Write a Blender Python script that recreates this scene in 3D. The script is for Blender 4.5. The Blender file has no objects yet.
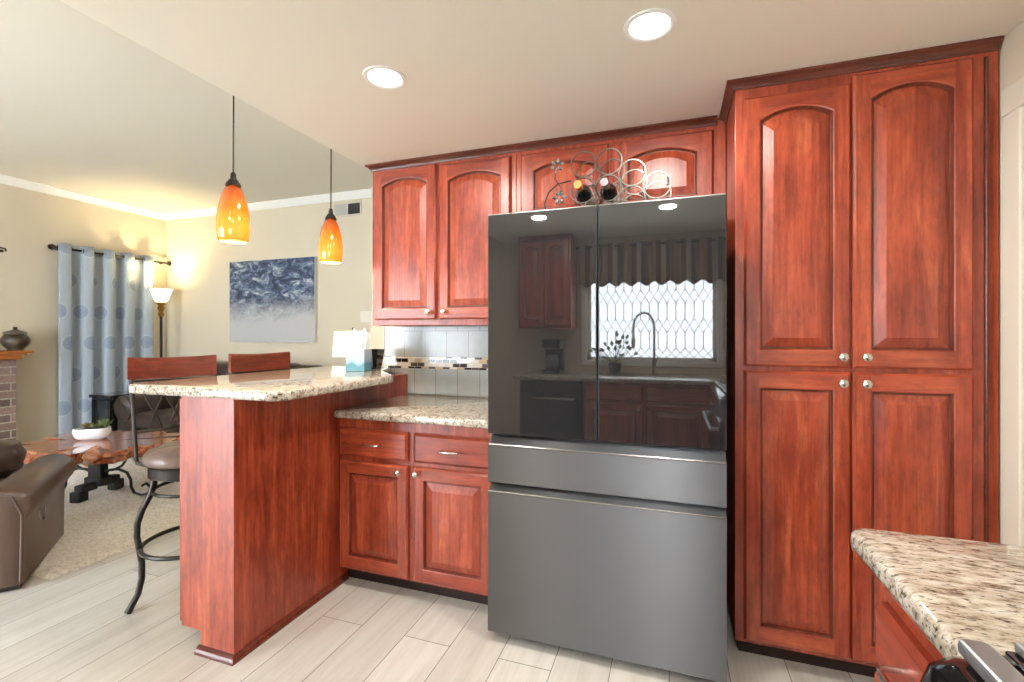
import bpy, bmesh, math, random
from mathutils import Vector, Matrix
R = math.radians
random.seed(7)
scene = bpy.context.scene
COL = scene.collection

# ---------------------------------------------------------------- camera, sky, daylight, exposure
YAW = 18.98
cam_d = bpy.data.cameras.new('camera')
cam_d.sensor_width = 36.0
cam_d.lens = 36.0 * 465.0 / 1024.0
cam_d.shift_y = -(341.0 - 335.3) / 1024.0
cam_d.clip_start = 0.02
cam = bpy.data.objects.new('camera', cam_d)
COL.objects.link(cam)
cam.location = (0, 0, 1.275)
cam.rotation_euler = (R(90), 0, R(YAW))
scene.camera = cam

world = bpy.data.worlds.new('sky')
scene.world = world
world.use_nodes = True
wn = world.node_tree.nodes
wn['Background'].inputs[0].default_value = (0.75, 0.87, 1.0, 1)
wn['Background'].inputs[1].default_value = 1.0


def area_light(name, loc, rot, sx, sy, power, color, parent=None, shape='RECTANGLE'):
    d = bpy.data.lights.new(name, 'AREA')
    d.shape = shape
    d.size = sx
    if shape in ('RECTANGLE', 'ELLIPSE'):
        d.size_y = sy
    d.energy = power
    d.color = color
    o = bpy.data.objects.new(name, d)
    COL.objects.link(o)
    o.location = loc
    o.rotation_euler = rot
    o.parent = parent
    return o


def point_light(name, loc, r, power, color, parent=None):
    d = bpy.data.lights.new(name, 'POINT')
    d.shadow_soft_size = r
    d.energy = power
    d.color = color
    o = bpy.data.objects.new(name, d)
    COL.objects.link(o)
    o.location = loc
    o.parent = parent
    return o


# daylight coming in through the sink window and the patio door behind the camera
area_light('daylight_sink_window', (-0.213, -1.66, 1.42), (R(110), 0, 0), 1.7, 1.5, 58, (0.86, 0.94, 1.0))
area_light('daylight_patio_door', (-3.9, -1.42, 1.05), (R(90), 0, 0), 2.3, 2.0, 165, (0.84, 0.92, 1.0))
POWER_CAN = 11
POWER_TORCHIERE = 26
vs = scene.view_settings
scene.display_settings.display_device = 'sRGB'
vs.view_transform = 'Standard'
vs.look = 'None'
vs.gamma = 1.0
vs.use_curve_mapping = False
vs.exposure = 0.55


# ---------------------------------------------------------------- materials
def lin(r, g, b):
    def f(c):
        c /= 255.0
        return c / 12.92 if c <= 0.04045 else ((c + 0.055) / 1.055) ** 2.4
    return (f(r), f(g), f(b), 1.0)


class NT:
    def __init__(self, name):
        self.m = bpy.data.materials.new(name)
        self.m.use_nodes = True
        self.t = self.m.node_tree
        self.b = self.t.nodes['Principled BSDF']
        self.out = self.t.nodes['Material Output']

    def n(self, typ, **kw):
        nd = self.t.nodes.new(typ)
        for k, v in kw.items():
            setattr(nd, k, v)
        return nd

    def l(self, a, b):
        self.t.links.new(a, b)

    def set(self, **kw):
        names = {'color': 'Base Color', 'rough': 'Roughness', 'metal': 'Metallic', 'spec': 'Specular IOR Level',
                 'coat': 'Coat Weight', 'coat_rough': 'Coat Roughness', 'ior': 'IOR', 'trans': 'Transmission Weight',
                 'emit': 'Emission Color', 'emit_s': 'Emission Strength', 'sheen': 'Sheen Weight',
                 'aniso': 'Anisotropic', 'alpha': 'Alpha'}
        for k, v in kw.items():
            self.b.inputs[names[k]].default_value = v
        return self

    def coord(self, scale=(1, 1, 1), kind='Object', rnd=True, rot=(0, 0, 0)):
        tc = self.n('ShaderNodeTexCoord')
        mp = self.n('ShaderNodeMapping')
        mp.inputs['Scale'].default_value = scale
        mp.inputs['Rotation'].default_value = rot
        self.l(tc.outputs[kind], mp.inputs['Vector'])
        if rnd:
            oi = self.n('ShaderNodeObjectInfo')
            mu = self.n('ShaderNodeMath', operation='MULTIPLY')
            mu.inputs[1].default_value = 37.0
            self.l(oi.outputs['Random'], mu.inputs[0])
            cb = self.n('ShaderNodeCombineXYZ')
            for i in range(3):
                self.l(mu.outputs[0], cb.inputs[i])
            self.l(cb.outputs[0], mp.inputs['Location'])
        return mp.outputs[0]

    def noise(self, vec, scale=5, detail=4, rough=0.55, dist=0.0):
        nz = self.n('ShaderNodeTexNoise')
        nz.inputs['Scale'].default_value = scale
        nz.inputs['Detail'].default_value = detail
        nz.inputs['Roughness'].default_value = rough
        nz.inputs['Distortion'].default_value = dist
        if vec is not None:
            self.l(vec, nz.inputs['Vector'])
        return nz.outputs['Fac']

    def ramp(self, fac, stops, interp='LINEAR'):
        rp = self.n('ShaderNodeValToRGB')
        rp.color_ramp.interpolation = interp
        el = rp.color_ramp.elements
        while len(el) > 1:
            el.remove(el[-1])
        el[0].position = stops[0][0]
        el[0].color = stops[0][1]
        for p, c in stops[1:]:
            e = el.new(p)
            e.color = c
        self.l(fac, rp.inputs[0])
        return rp.outputs[0]

    def mix(self, fac, a, b, mode='MIX'):
        mx = self.n('ShaderNodeMix', data_type='RGBA', blend_type=mode)
        for sock, v in ((mx.inputs[0], fac), (mx.inputs[6], a), (mx.inputs[7], b)):
            if isinstance(v, (tuple, float, int)):
                sock.default_value = v
            else:
                self.l(v, sock)
        return mx.outputs[2]

    def bump(self, h, strength=0.2, dist=0.01):
        bp = self.n('ShaderNodeBump')
        bp.inputs['Strength'].default_value = strength
        bp.inputs['Distance'].default_value = dist
        self.l(h, bp.inputs['Height'])
        self.l(bp.outputs[0], self.b.inputs['Normal'])
        return self


def simple(name, col, rough=0.5, **kw):
    return NT(name).set(color=col, rough=rough, **kw).m


def paint(name, col, bump=0.06, scale=60):
    t = NT(name).set(rough=0.62)
    v = t.coord(rnd=False)
    c = t.mix(t.noise(v, 1.2, 3), tuple(x * 0.97 for x in col[:3]) + (1,), col)
    t.l(c, t.b.inputs['Base Color'])
    t.bump(t.noise(v, scale, 4), bump, 0.004)
    return t.m


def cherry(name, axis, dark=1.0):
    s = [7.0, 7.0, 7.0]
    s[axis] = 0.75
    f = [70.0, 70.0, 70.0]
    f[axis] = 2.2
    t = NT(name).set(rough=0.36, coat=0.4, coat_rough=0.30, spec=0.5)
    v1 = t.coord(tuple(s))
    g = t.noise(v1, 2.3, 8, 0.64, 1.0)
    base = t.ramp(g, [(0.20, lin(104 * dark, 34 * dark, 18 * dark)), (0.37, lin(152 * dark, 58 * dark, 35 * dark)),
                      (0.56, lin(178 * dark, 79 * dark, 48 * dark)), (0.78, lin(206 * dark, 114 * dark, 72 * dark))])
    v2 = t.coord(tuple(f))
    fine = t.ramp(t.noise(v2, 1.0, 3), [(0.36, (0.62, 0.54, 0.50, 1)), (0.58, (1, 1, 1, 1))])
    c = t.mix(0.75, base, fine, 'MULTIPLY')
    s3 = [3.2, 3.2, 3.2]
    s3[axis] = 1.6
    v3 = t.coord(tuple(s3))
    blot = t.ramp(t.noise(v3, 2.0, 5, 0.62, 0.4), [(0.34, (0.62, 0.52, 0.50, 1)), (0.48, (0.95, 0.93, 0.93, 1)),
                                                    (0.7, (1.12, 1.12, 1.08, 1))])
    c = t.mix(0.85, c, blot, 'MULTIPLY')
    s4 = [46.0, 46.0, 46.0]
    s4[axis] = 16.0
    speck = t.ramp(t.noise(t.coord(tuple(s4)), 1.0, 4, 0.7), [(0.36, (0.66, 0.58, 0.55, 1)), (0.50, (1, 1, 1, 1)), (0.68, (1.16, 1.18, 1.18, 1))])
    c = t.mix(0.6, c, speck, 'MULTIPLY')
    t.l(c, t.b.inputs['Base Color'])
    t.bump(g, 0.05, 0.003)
    return t.m


def granite(name, scale=(1, 1, 1), k=1.0, tone=1.0):
    t = NT(name).set(rough=0.12, coat=0.4, coat_rough=0.05)
    v = t.coord(scale, rnd=False)
    n1 = t.noise(v, 55 * k, 6, 0.7, 0.3)
    base = t.ramp(n1, [(0.30, lin(70, 62, 54)), (0.39, lin(142, 128, 110)), (0.47, lin(196, 184, 164)),
                       (0.56, lin(214, 205, 188)), (0.7, lin(232, 228, 218))])
    n2 = t.noise(v, 120 * k, 4, 0.6)
    sp = t.ramp(n2, [(0.36, (0.05, 0.05, 0.05, 1)), (0.44, (1, 1, 1, 1))])
    c = t.mix(0.85, base, sp, 'MULTIPLY')
    n3 = t.noise(v, 14 * k, 4, 0.6)
    c = t.mix(0.6, c, t.ramp(n3, [(0.35, (0.66, 0.62, 0.56, 1)), (0.55, (1, 1, 1, 1))]), 'MULTIPLY')
    c = t.mix(1.0, c, (tone, tone, tone * 1.02, 1), 'MULTIPLY')
    t.l(c, t.b.inputs['Base Color'])
    return t.m


def floor_mat():
    t = NT('floor_planks').set(rough=0.32, coat=0.25, coat_rough=0.2)
    tc = t.n('ShaderNodeTexCoord')
    sx = t.n('ShaderNodeSeparateXYZ')
    t.l(tc.outputs['Object'], sx.inputs[0])
    cb = t.n('ShaderNodeCombineXYZ')
    ad = t.n('ShaderNodeMath', operation='ADD')
    ad.inputs[1].default_value = 0.27
    t.l(sx.outputs[1], ad.inputs[0])
    ad2 = t.n('ShaderNodeMath', operation='ADD')
    ad2.inputs[1].default_value = 10.872
    t.l(sx.outputs[0], ad2.inputs[0])
    t.l(ad.outputs[0], cb.inputs[0])
    t.l(ad2.outputs[0], cb.inputs[1])
    br = t.n('ShaderNodeTexBrick')
    br.offset = 0.37
    br.inputs['Scale'].default_value = 1.0
    br.inputs['Brick Width'].default_value = 1.22
    br.inputs['Row Height'].default_value = 0.213
    br.inputs['Mortar Size'].default_value = 0.0022
    br.inputs['Mortar Smooth'].default_value = 0.3
    br.inputs['Bias'].default_value = 0.0
    br.inputs['Color1'].default_value = lin(216, 212, 203)
    br.inputs['Color2'].default_value = lin(199, 194, 184)
    br.inputs['Mortar'].default_value = lin(128, 119, 106)
    t.l(cb.outputs[0], br.inputs['Vector'])
    v = t.coord((16, 1.3, 1), rnd=False)
    g = t.ramp(t.noise(v, 1.5, 6, 0.6, 0.6), [(0.3, (0.80, 0.78, 0.75, 1)), (0.6, (1, 1, 1, 1))])
    c = t.mix(0.8, br.outputs['Color'], g, 'MULTIPLY')
    t.l(c, t.b.inputs['Base Color'])
    t.bump(br.outputs['Fac'], -0.3, 0.002)
    return t.m


def tile_mat():
    t = NT('glazed_tile').set(rough=0.24, coat=0.2, coat_rough=0.12)
    tc = t.n('ShaderNodeTexCoord')
    sx = t.n('ShaderNodeSeparateXYZ')
    t.l(tc.outputs['Object'], sx.inputs[0])
    cb = t.n('ShaderNodeCombineXYZ')
    t.l(sx.outputs[0], cb.inputs[0])
    t.l(sx.outputs[2], cb.inputs[1])
    br = t.n('ShaderNodeTexBrick')
    br.offset = 0.5
    br.inputs['Scale'].default_value = 1.0
    br.inputs['Brick Width'].default_value = 0.152
    br.inputs['Row Height'].default_value = 0.165
    br.inputs['Mortar Size'].default_value = 0.0018
    br.inputs['Color1'].default_value = lin(176, 182, 180)
    br.inputs['Color2'].default_value = lin(168, 170, 164)
    br.inputs['Mortar'].default_value = lin(120, 116, 108)
    t.l(cb.outputs[0], br.inputs['Vector'])
    v = t.coord((5, 5, 5), rnd=False)
    c = t.mix(0.5, br.outputs['Color'], t.ramp(t.noise(v, 2, 5, 0.6, 1), [(0.35, (0.86, 0.86, 0.84, 1)), (0.6, (1, 1, 1, 1))]), 'MULTIPLY')
    t.l(c, t.b.inputs['Base Color'])
    return t.m


def mosaic_mat():
    t = NT('mosaic_strip').set(rough=0.1, coat=0.5)
    tc = t.n('ShaderNodeTexCoord')
    sx = t.n('ShaderNodeSeparateXYZ')
    t.l(tc.outputs['Object'], sx.inputs[0])
    cb = t.n('ShaderNodeCombineXYZ')
    t.l(sx.outputs[0], cb.inputs[0])
    t.l(sx.outputs[2], cb.inputs[1])
    br = t.n('ShaderNodeTexBrick')
    br.offset = 0.4
    br.inputs['Scale'].default_value = 1.0
    br.inputs['Brick Width'].default_value = 0.05
    br.inputs['Row Height'].default_value = 0.025
    br.inputs['Mortar Size'].default_value = 0.0012
    br.inputs['Color1'].default_value = (0, 0, 0, 1)
    br.inputs['Color2'].default_value = (1, 1, 1, 1)
    br.inputs['Mortar'].default_value = (0.5, 0.5, 0.5, 1)
    t.l(cb.outputs[0], br.inputs['Vector'])
    bw = t.n('ShaderNodeRGBToBW')
    t.l(br.outputs['Color'], bw.inputs[0])
    c = t.ramp(bw.outputs[0], [(0.0, lin(40, 34, 32)), (0.36, lin(226, 220, 206)), (0.62, lin(205, 180, 145)),
                               (0.74, lin(238, 236, 230)), (0.88, lin(92, 84, 80))], 'CONSTANT')
    c = t.mix(br.outputs['Fac'], c, lin(200, 195, 185))
    t.l(c, t.b.inputs['Base Color'])
    return t.m


def brick_mat():
    t = NT('fireplace_brick').set(rough=0.85)
    tc = t.n('ShaderNodeTexCoord')
    sx = t.n('ShaderNodeSeparateXYZ')
    t.l(tc.outputs['Object'], sx.inputs[0])
    ad = t.n('ShaderNodeMath', operation='ADD')
    t.l(sx.outputs[0], ad.inputs[0])
    t.l(sx.outputs[1], ad.inputs[1])
    cb = t.n('ShaderNodeCombineXYZ')
    t.l(ad.outputs[0], cb.inputs[0])
    t.l(sx.outputs[2], cb.inputs[1])
    br = t.n('ShaderNodeTexBrick')
    br.inputs['Scale'].default_value = 1.0
    br.inputs['Brick Width'].default_value = 0.21
    br.inputs['Row Height'].default_value = 0.075
    br.inputs['Mortar Size'].default_value = 0.006
    br.inputs['Color1'].default_value = lin(158, 130, 116)
    br.inputs['Color2'].default_value = lin(88, 70, 66)
    br.inputs['Mortar'].default_value = lin(170, 158, 142)
    t.l(cb.outputs[0], br.inputs['Vector'])
    v = t.coord((1, 1, 1), rnd=False)
    c = t.mix(0.6, br.outputs['Color'], t.ramp(t.noise(v, 40, 4), [(0.3, (0.6, 0.6, 0.6, 1)), (0.6, (1.1, 1.1, 1.1, 1))]), 'MULTIPLY')
    t.l(c, t.b.inputs['Base Color'])
    t.bump(br.outputs['Fac'], -0.6, 0.006)
    return t.m


def leather(name, c1, c2, rough=0.38):
    t = NT(name).set(rough=rough, coat=0.15, coat_rough=0.3)
    v = t.coord((1, 1, 1))
    c = t.mix(t.noise(v, 7, 4), c1, c2)
    t.l(c, t.b.inputs['Base Color'])
    t.bump(t.noise(v, 90, 5), 0.15, 0.002)
    return t.m


def curtain_mat():
    t = NT('curtain_cloth').set(rough=0.7, sheen=0.2)
    tc = t.n('ShaderNodeTexCoord')
    sx = t.n('ShaderNodeSeparateXYZ')
    t.l(tc.outputs['UV'], sx.inputs[0])

    def mth(op, a, b=None):
        nd = t.n('ShaderNodeMath', operation=op)
        for k, q in ((0, a), (1, b)):
            if q is None:
                continue
            if isinstance(q, (int, float)):
                nd.inputs[k].default_value = q
            else:
                t.l(q, nd.inputs[k])
        return nd.outputs[0]
    pu, pv = 0.31, 0.34
    vr = mth('DIVIDE', sx.outputs[1], pv)
    row = mth('FLOOR', vr)
    ur = mth('ADD', mth('DIVIDE', sx.outputs[0], pu), mth('MULTIPLY', row, 0.37))
    du = mth('MULTIPLY', mth('SUBTRACT', mth('FRACT', ur), 0.5), pu)
    dv = mth('MULTIPLY', mth('SUBTRACT', mth('FRACT', vr), 0.5), pv)
    dd = mth('SQRT', mth('ADD', mth('MULTIPLY', du, du), mth('MULTIPLY', dv, dv)))
    m = t.ramp(dd, [(0.0, (1, 1, 1, 1)), (0.072, (0.8, 0.8, 0.8, 1)), (0.078, (0, 0, 0, 1))])
    m2 = t.ramp(dd, [(0.080, (0, 0, 0, 1)), (0.085, (0.4, 0.4, 0.4, 1)), (0.090, (0, 0, 0, 1))])
    wv = t.noise(tc.outputs['UV'], 220, 2)
    base = t.mix(wv, lin(158, 170, 182), lin(176, 186, 194))
    c = t.mix(m, base, t.mix(wv, lin(126, 142, 162), lin(142, 156, 174)))
    c = t.mix(m2, c, lin(205, 212, 216))
    t.l(c, t.b.inputs['Base Color'])
    return t.m


def painting_mat():
    # an abstract seascape: dark churning blue above, pale grey wash below
    t = NT('painted_canvas').set(rough=0.55)
    tc = t.n('ShaderNodeTexCoord')
    sx = t.n('ShaderNodeSeparateXYZ')
    t.l(tc.outputs['Object'], sx.inputs[0])
    v = t.coord((2.0, 2.0, 4.0), rnd=False)
    n1 = t.noise(v, 2.6, 10, 0.74, 0.9)
    v2 = t.coord((1, 1, 1), rnd=False)
    n2 = t.noise(v2, 5, 8, 0.7, 0.8)
    # z runs 0..0.95, threshold wobbling with noise
    md = t.n('ShaderNodeMath', operation='MULTIPLY_ADD')
    t.l(n2, md.inputs[0])
    md.inputs[1].default_value = 0.55
    t.l(sx.outputs[2], md.inputs[2])
    mask = t.ramp(md.outputs[0], [(0.50, (0, 0, 0, 1)), (0.66, (0.45, 0.45, 0.45, 1)), (0.80, (1, 1, 1, 1))])
    sea = t.ramp(n1, [(0.34, lin(22, 28, 42)), (0.45, lin(46, 58, 84)), (0.52, lin(84, 102, 130)),
                      (0.58, lin(150, 160, 170)), (0.66, lin(216, 212, 204))])
    c = t.mix(mask, lin(186, 186, 184), sea)
    t.l(c, t.b.inputs['Base Color'])
    return t.m


def burl_mat():
    t = NT('burl_slab').set(rough=0.18, coat=0.7, coat_rough=0.06)
    v = t.coord((2.0, 5.5, 3), rnd=False)
    n1 = t.noise(v, 2.4, 8, 0.66, 2.0)
    c = t.ramp(n1, [(0.28, lin(58, 30, 20)), (0.42, lin(128, 66, 42)), (0.54, lin(176, 104, 68)), (0.70, lin(218, 168, 122))])
    t.l(c, t.b.inputs['Base Color'])
    t.bump(t.noise(t.coord((1, 1, 1), rnd=False), 30, 5), 0.25, 0.006)
    return t.m


def rug_mat():
    t = NT('shag_pile').set(rough=0.95, sheen=0.3)
    v = t.coord((1, 1, 1), rnd=False)
    c = t.ramp(t.noise(v, 45, 6, 0.7), [(0.3, lin(196, 184, 168)), (0.5, lin(232, 224, 210)), (0.7, lin(250, 244, 234))])
    c = t.mix(0.35, c, t.ramp(t.noise(v, 3.5, 4), [(0.3, (0.8, 0.78, 0.75, 1)), (0.6, (1, 1, 1, 1))]), 'MULTIPLY')
    t.l(c, t.b.inputs['Base Color'])
    t.bump(t.noise(v, 70, 4), 0.5, 0.012)
    return t.m


def amber_mat():
    t = NT('amber_glass').set(rough=0.1, coat=0.8, coat_rough=0.04)
    tc = t.n('ShaderNodeTexCoord')
    sx = t.n('ShaderNodeSeparateXYZ')
    t.l(tc.outputs['Object'], sx.inputs[0])
    v = t.coord((1, 1, 1))
    n = t.noise(v, 18, 4, 0.6, 0.6)
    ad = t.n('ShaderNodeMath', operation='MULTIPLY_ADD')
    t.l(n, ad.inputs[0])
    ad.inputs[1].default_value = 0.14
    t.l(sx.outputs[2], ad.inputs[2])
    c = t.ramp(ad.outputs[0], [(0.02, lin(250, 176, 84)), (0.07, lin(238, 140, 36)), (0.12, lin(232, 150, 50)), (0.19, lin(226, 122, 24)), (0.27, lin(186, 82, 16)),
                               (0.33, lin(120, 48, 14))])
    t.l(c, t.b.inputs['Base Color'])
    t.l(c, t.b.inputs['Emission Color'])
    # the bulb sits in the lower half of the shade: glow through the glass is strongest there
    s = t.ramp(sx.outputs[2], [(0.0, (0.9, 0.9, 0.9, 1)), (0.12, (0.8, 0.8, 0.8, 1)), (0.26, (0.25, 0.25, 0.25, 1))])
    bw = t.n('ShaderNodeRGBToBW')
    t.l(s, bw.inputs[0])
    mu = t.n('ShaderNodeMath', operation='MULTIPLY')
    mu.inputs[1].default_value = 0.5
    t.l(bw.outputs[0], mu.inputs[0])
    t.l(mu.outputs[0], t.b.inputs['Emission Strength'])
    return t.m


def steel_mat(name, col, rough, axis=0):
    t = NT(name).set(metal=1.0, rough=rough, color=col)
    s = [400.0, 400.0, 400.0]
    s[axis] = 3.0
    v = t.coord(tuple(s), rnd=False)
    t.bump(t.noise(v, 1.0, 2), 0.12, 0.0008)
    return t.m


def stripe_mat():
    t = NT('valance_cloth').set(rough=0.8)
    tc = t.n('ShaderNodeTexCoord')
    sx = t.n('ShaderNodeSeparateXYZ')
    t.l(tc.outputs['UV'], sx.inputs[0])
    mu = t.n('ShaderNodeMath', operation='MULTIPLY')
    mu.inputs[1].default_value = 6.0
    t.l(sx.outputs[0], mu.inputs[0])
    fr = t.n('ShaderNodeMath', operation='FRACT')
    t.l(mu.outputs[0], fr.inputs[0])
    c = t.ramp(fr.outputs[0], [(0, lin(176, 150, 120)), (0.3, lin(120, 84, 62)), (0.5, lin(196, 180, 158)), (0.7, lin(96, 92, 110)),
                               (0.85, lin(150, 120, 96))], 'CONSTANT')
    t.l(c, t.b.inputs['Base Color'])
    tr = t.n('ShaderNodeBsdfTranslucent')
    t.l(c, tr.inputs[0])
    ms = t.n('ShaderNodeMixShader')
    ms.inputs[0].default_value = 0.35
    t.l(t.b.outputs[0], ms.inputs[1])
    t.l(tr.outputs[0], ms.inputs[2])
    t.l(ms.outputs[0], t.out.inputs[0])
    return t.m


def tissue_box_mat():
    t = NT('tissue_carton').set(rough=0.5)
    tc = t.n('ShaderNodeTexCoord')
    sx = t.n('ShaderNodeSeparateXYZ')
    t.l(tc.outputs['Object'], sx.inputs[0])
    wv = t.n('ShaderNodeMath', operation='SINE')
    mu = t.n('ShaderNodeMath', operation='MULTIPLY')
    mu.inputs[1].default_value = 75
    t.l(sx.outputs[0], mu.inputs[0])
    t.l(mu.outputs[0], wv.inputs[0])
    md = t.n('ShaderNodeMath', operation='MULTIPLY_ADD')
    t.l(wv.outputs[0], md.inputs[0])
    md.inputs[1].default_value = 0.010
    t.l(sx.outputs[2], md.inputs[2])
    c = t.ramp(md.outputs[0], [(0.0, lin(104, 156, 174)), (0.035, lin(90, 146, 170)), (0.045, lin(140, 176, 190)),
                               (0.065, lin(168, 190, 200)), (0.09, lin(182, 196, 206))])
    t.l(c, t.b.inputs['Base Color'])
    return t.m


M = {}
M['wood_v'] = cherry('cherry_vertical', 2)
M['wood_h'] = cherry('cherry_horizontal', 0)
M['wood_y'] = cherry('cherry_lengthwise', 1)
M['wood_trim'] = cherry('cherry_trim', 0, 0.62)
M['wood_groove_shade'] = cherry('cherry_groove_shade', 2, 0.68)  # same cherry, darkened: shade in the door grooves put into the colour
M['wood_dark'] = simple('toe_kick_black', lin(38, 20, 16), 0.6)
M['granite'] = granite('granite_speckled', (1, 1, 1), 1.0, 0.9)
M['granite_vein'] = granite('granite_streaked', (0.5, 1.4, 1.4), 0.95, 0.8)
M['floor'] = floor_mat()
M['wall'] = paint('wall_paint', lin(214, 202, 178))
M['ceiling'] = paint('ceiling_paint', lin(234, 228, 210), 0.10, 90)
M['ceiling_living'] = paint('living_ceiling_paint', lin(222, 214, 196), 0.10, 90)
M['trim'] = simple('white_trim', lin(236, 234, 228), 0.4)
M['tile'] = tile_mat()
M['mosaic'] = mosaic_mat()
M['brick'] = brick_mat()
M['nickel'] = simple('brushed_nickel', lin(205, 202, 196), 0.25, metal=1.0)
M['chrome'] = simple('chrome', lin(225, 225, 228), 0.08, metal=1.0)
M['iron'] = simple('bronze_iron', lin(58, 54, 50), 0.38, metal=0.75)
M['black_iron'] = simple('black_iron', lin(24, 24, 26), 0.45, metal=0.3)
M['black'] = simple('black_plastic', lin(18, 18, 19), 0.35)
M['black_gloss'] = simple('black_gloss', lin(14, 13, 15), 0.08, coat=0.6)
M['glass_door'] = NT('charcoal_glass').set(color=lin(38, 38, 39), rough=0.02, spec=0.5, ior=1.88).m
bt_ = NT('dark_stainless').set(metal=1.0, rough=0.42, color=lin(120, 121, 123), aniso=0.97)
tg_ = bt_.n('ShaderNodeTangent', direction_type='UV_MAP')
tg_.uv_map = 'UVMap'
bt_.l(tg_.outputs[0], bt_.b.inputs['Tangent'])
M['steel_dark'] = bt_.m
M['steel_edge'] = simple('stainless_edge', lin(178, 178, 176), 0.25, metal=1.0)
M['steel'] = steel_mat('stainless', lin(176, 184, 190), 0.38, 1)
M['fridge_side'] = simple('graphite_side', lin(52, 52, 54), 0.5)
M['leather'] = leather('brown_leather', lin(76, 58, 48), lin(98, 76, 62), 0.3)
M['leather_dark'] = leather('dark_brown_leather', lin(46, 36, 31), lin(66, 52, 45))
M['leather_puffy'] = leather('puffy_brown_leather', lin(58, 42, 35), lin(82, 62, 52))
M['leather_seat'] = leather('taupe_leather', lin(96, 78, 70), lin(122, 100, 90), 0.3)
M['curtain'] = curtain_mat()
M['painting'] = painting_mat()
M['canvas'] = simple('canvas_edge', lin(216, 212, 204), 0.8)
M['burl'] = burl_mat()
M['rug'] = rug_mat()
M['amber'] = amber_mat()
M['cord'] = simple('black_cord', lin(30, 26, 24), 0.5)
M['lamp_on'] = NT('lit_diffuser').set(color=(1, 1, 1, 1), emit=(1, 0.95, 0.86, 1), emit_s=7.0).m
M['shade_white'] = NT('lit_lampshade').set(color=lin(250, 246, 236), emit=(1, 0.96, 0.88, 1), emit_s=0.3, rough=0.8).m
M['bowl_glass'] = NT('lit_bowl').set(color=lin(250, 240, 210), emit=(1, 0.86, 0.55, 1), emit_s=1.6, rough=0.3).m
M['brass'] = simple('aged_brass', lin(160, 122, 62), 0.3, metal=1.0)
M['oak'] = NT('oak').set(color=lin(176, 104, 44), rough=0.35, coat=0.3).m
M['white_ceramic'] = simple('white_ceramic', lin(236, 238, 240), 0.12, coat=0.5)
M['bronze_pot'] = leather('bronze_ceramic', lin(40, 33, 27), lin(86, 74, 58), 0.3)
M['leaf'] = leather('succulent_green', lin(70, 100, 52), lin(126, 138, 84), 0.5)
M['leaf_red'] = leather('succulent_red', lin(120, 78, 52), lin(120, 128, 76), 0.5)
M['soil'] = simple('soil', lin(70, 54, 40), 0.9)
M['carton'] = tissue_box_mat()
M['tissue'] = simple('tissue_paper', lin(214, 218, 226), 0.9)
M['plate'] = simple('ivory_plate', lin(230, 224, 210), 0.4)
M['brown_plate'] = simple('brown_plate', lin(74, 54, 46), 0.35)
M['bottle'] = NT('dark_bottle_glass').set(color=lin(14, 20, 18), rough=0.05, coat=0.5).m
M['foil_gold'] = simple('copper_foil', lin(214, 142, 84), 0.35, metal=0.4)
M['foil_white'] = simple('silver_foil', lin(146, 136, 136), 0.35, metal=0.3)
M['label'] = simple('wine_label', lin(222, 214, 200), 0.7)
M['wire'] = simple('pewter_wire', lin(140, 136, 128), 0.30, metal=1.0)
M['crystal'] = NT('crystal').set(color=(0.42, 0.48, 0.50, 1), rough=0.12, metal=0.9).m
M['vent_dark'] = simple('vent_shadow', lin(60, 58, 56), 0.8)
M['cream_vent'] = simple('vent_enamel', lin(206, 198, 180), 0.5)
M['damper_grey'] = simple('damper_grey', lin(176, 176, 168), 0.5)
M['glass'] = NT('window_glass').set(color=(1, 1, 1, 1), rough=0.0, trans=1.0, ior=1.02).m
M['came'] = simple('lead_came', lin(70, 68, 66), 0.4, metal=0.6)
M['valance'] = stripe_mat()
M['door_paint'] = simple('door_paint', lin(218, 210, 192), 0.45)
M['navy'] = simple('dishwasher_front', lin(40, 44, 58), 0.25, metal=0.3)
M['granite_cup'] = leather('speckled_grey', lin(96, 92, 84), lin(150, 144, 132), 0.3)


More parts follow.
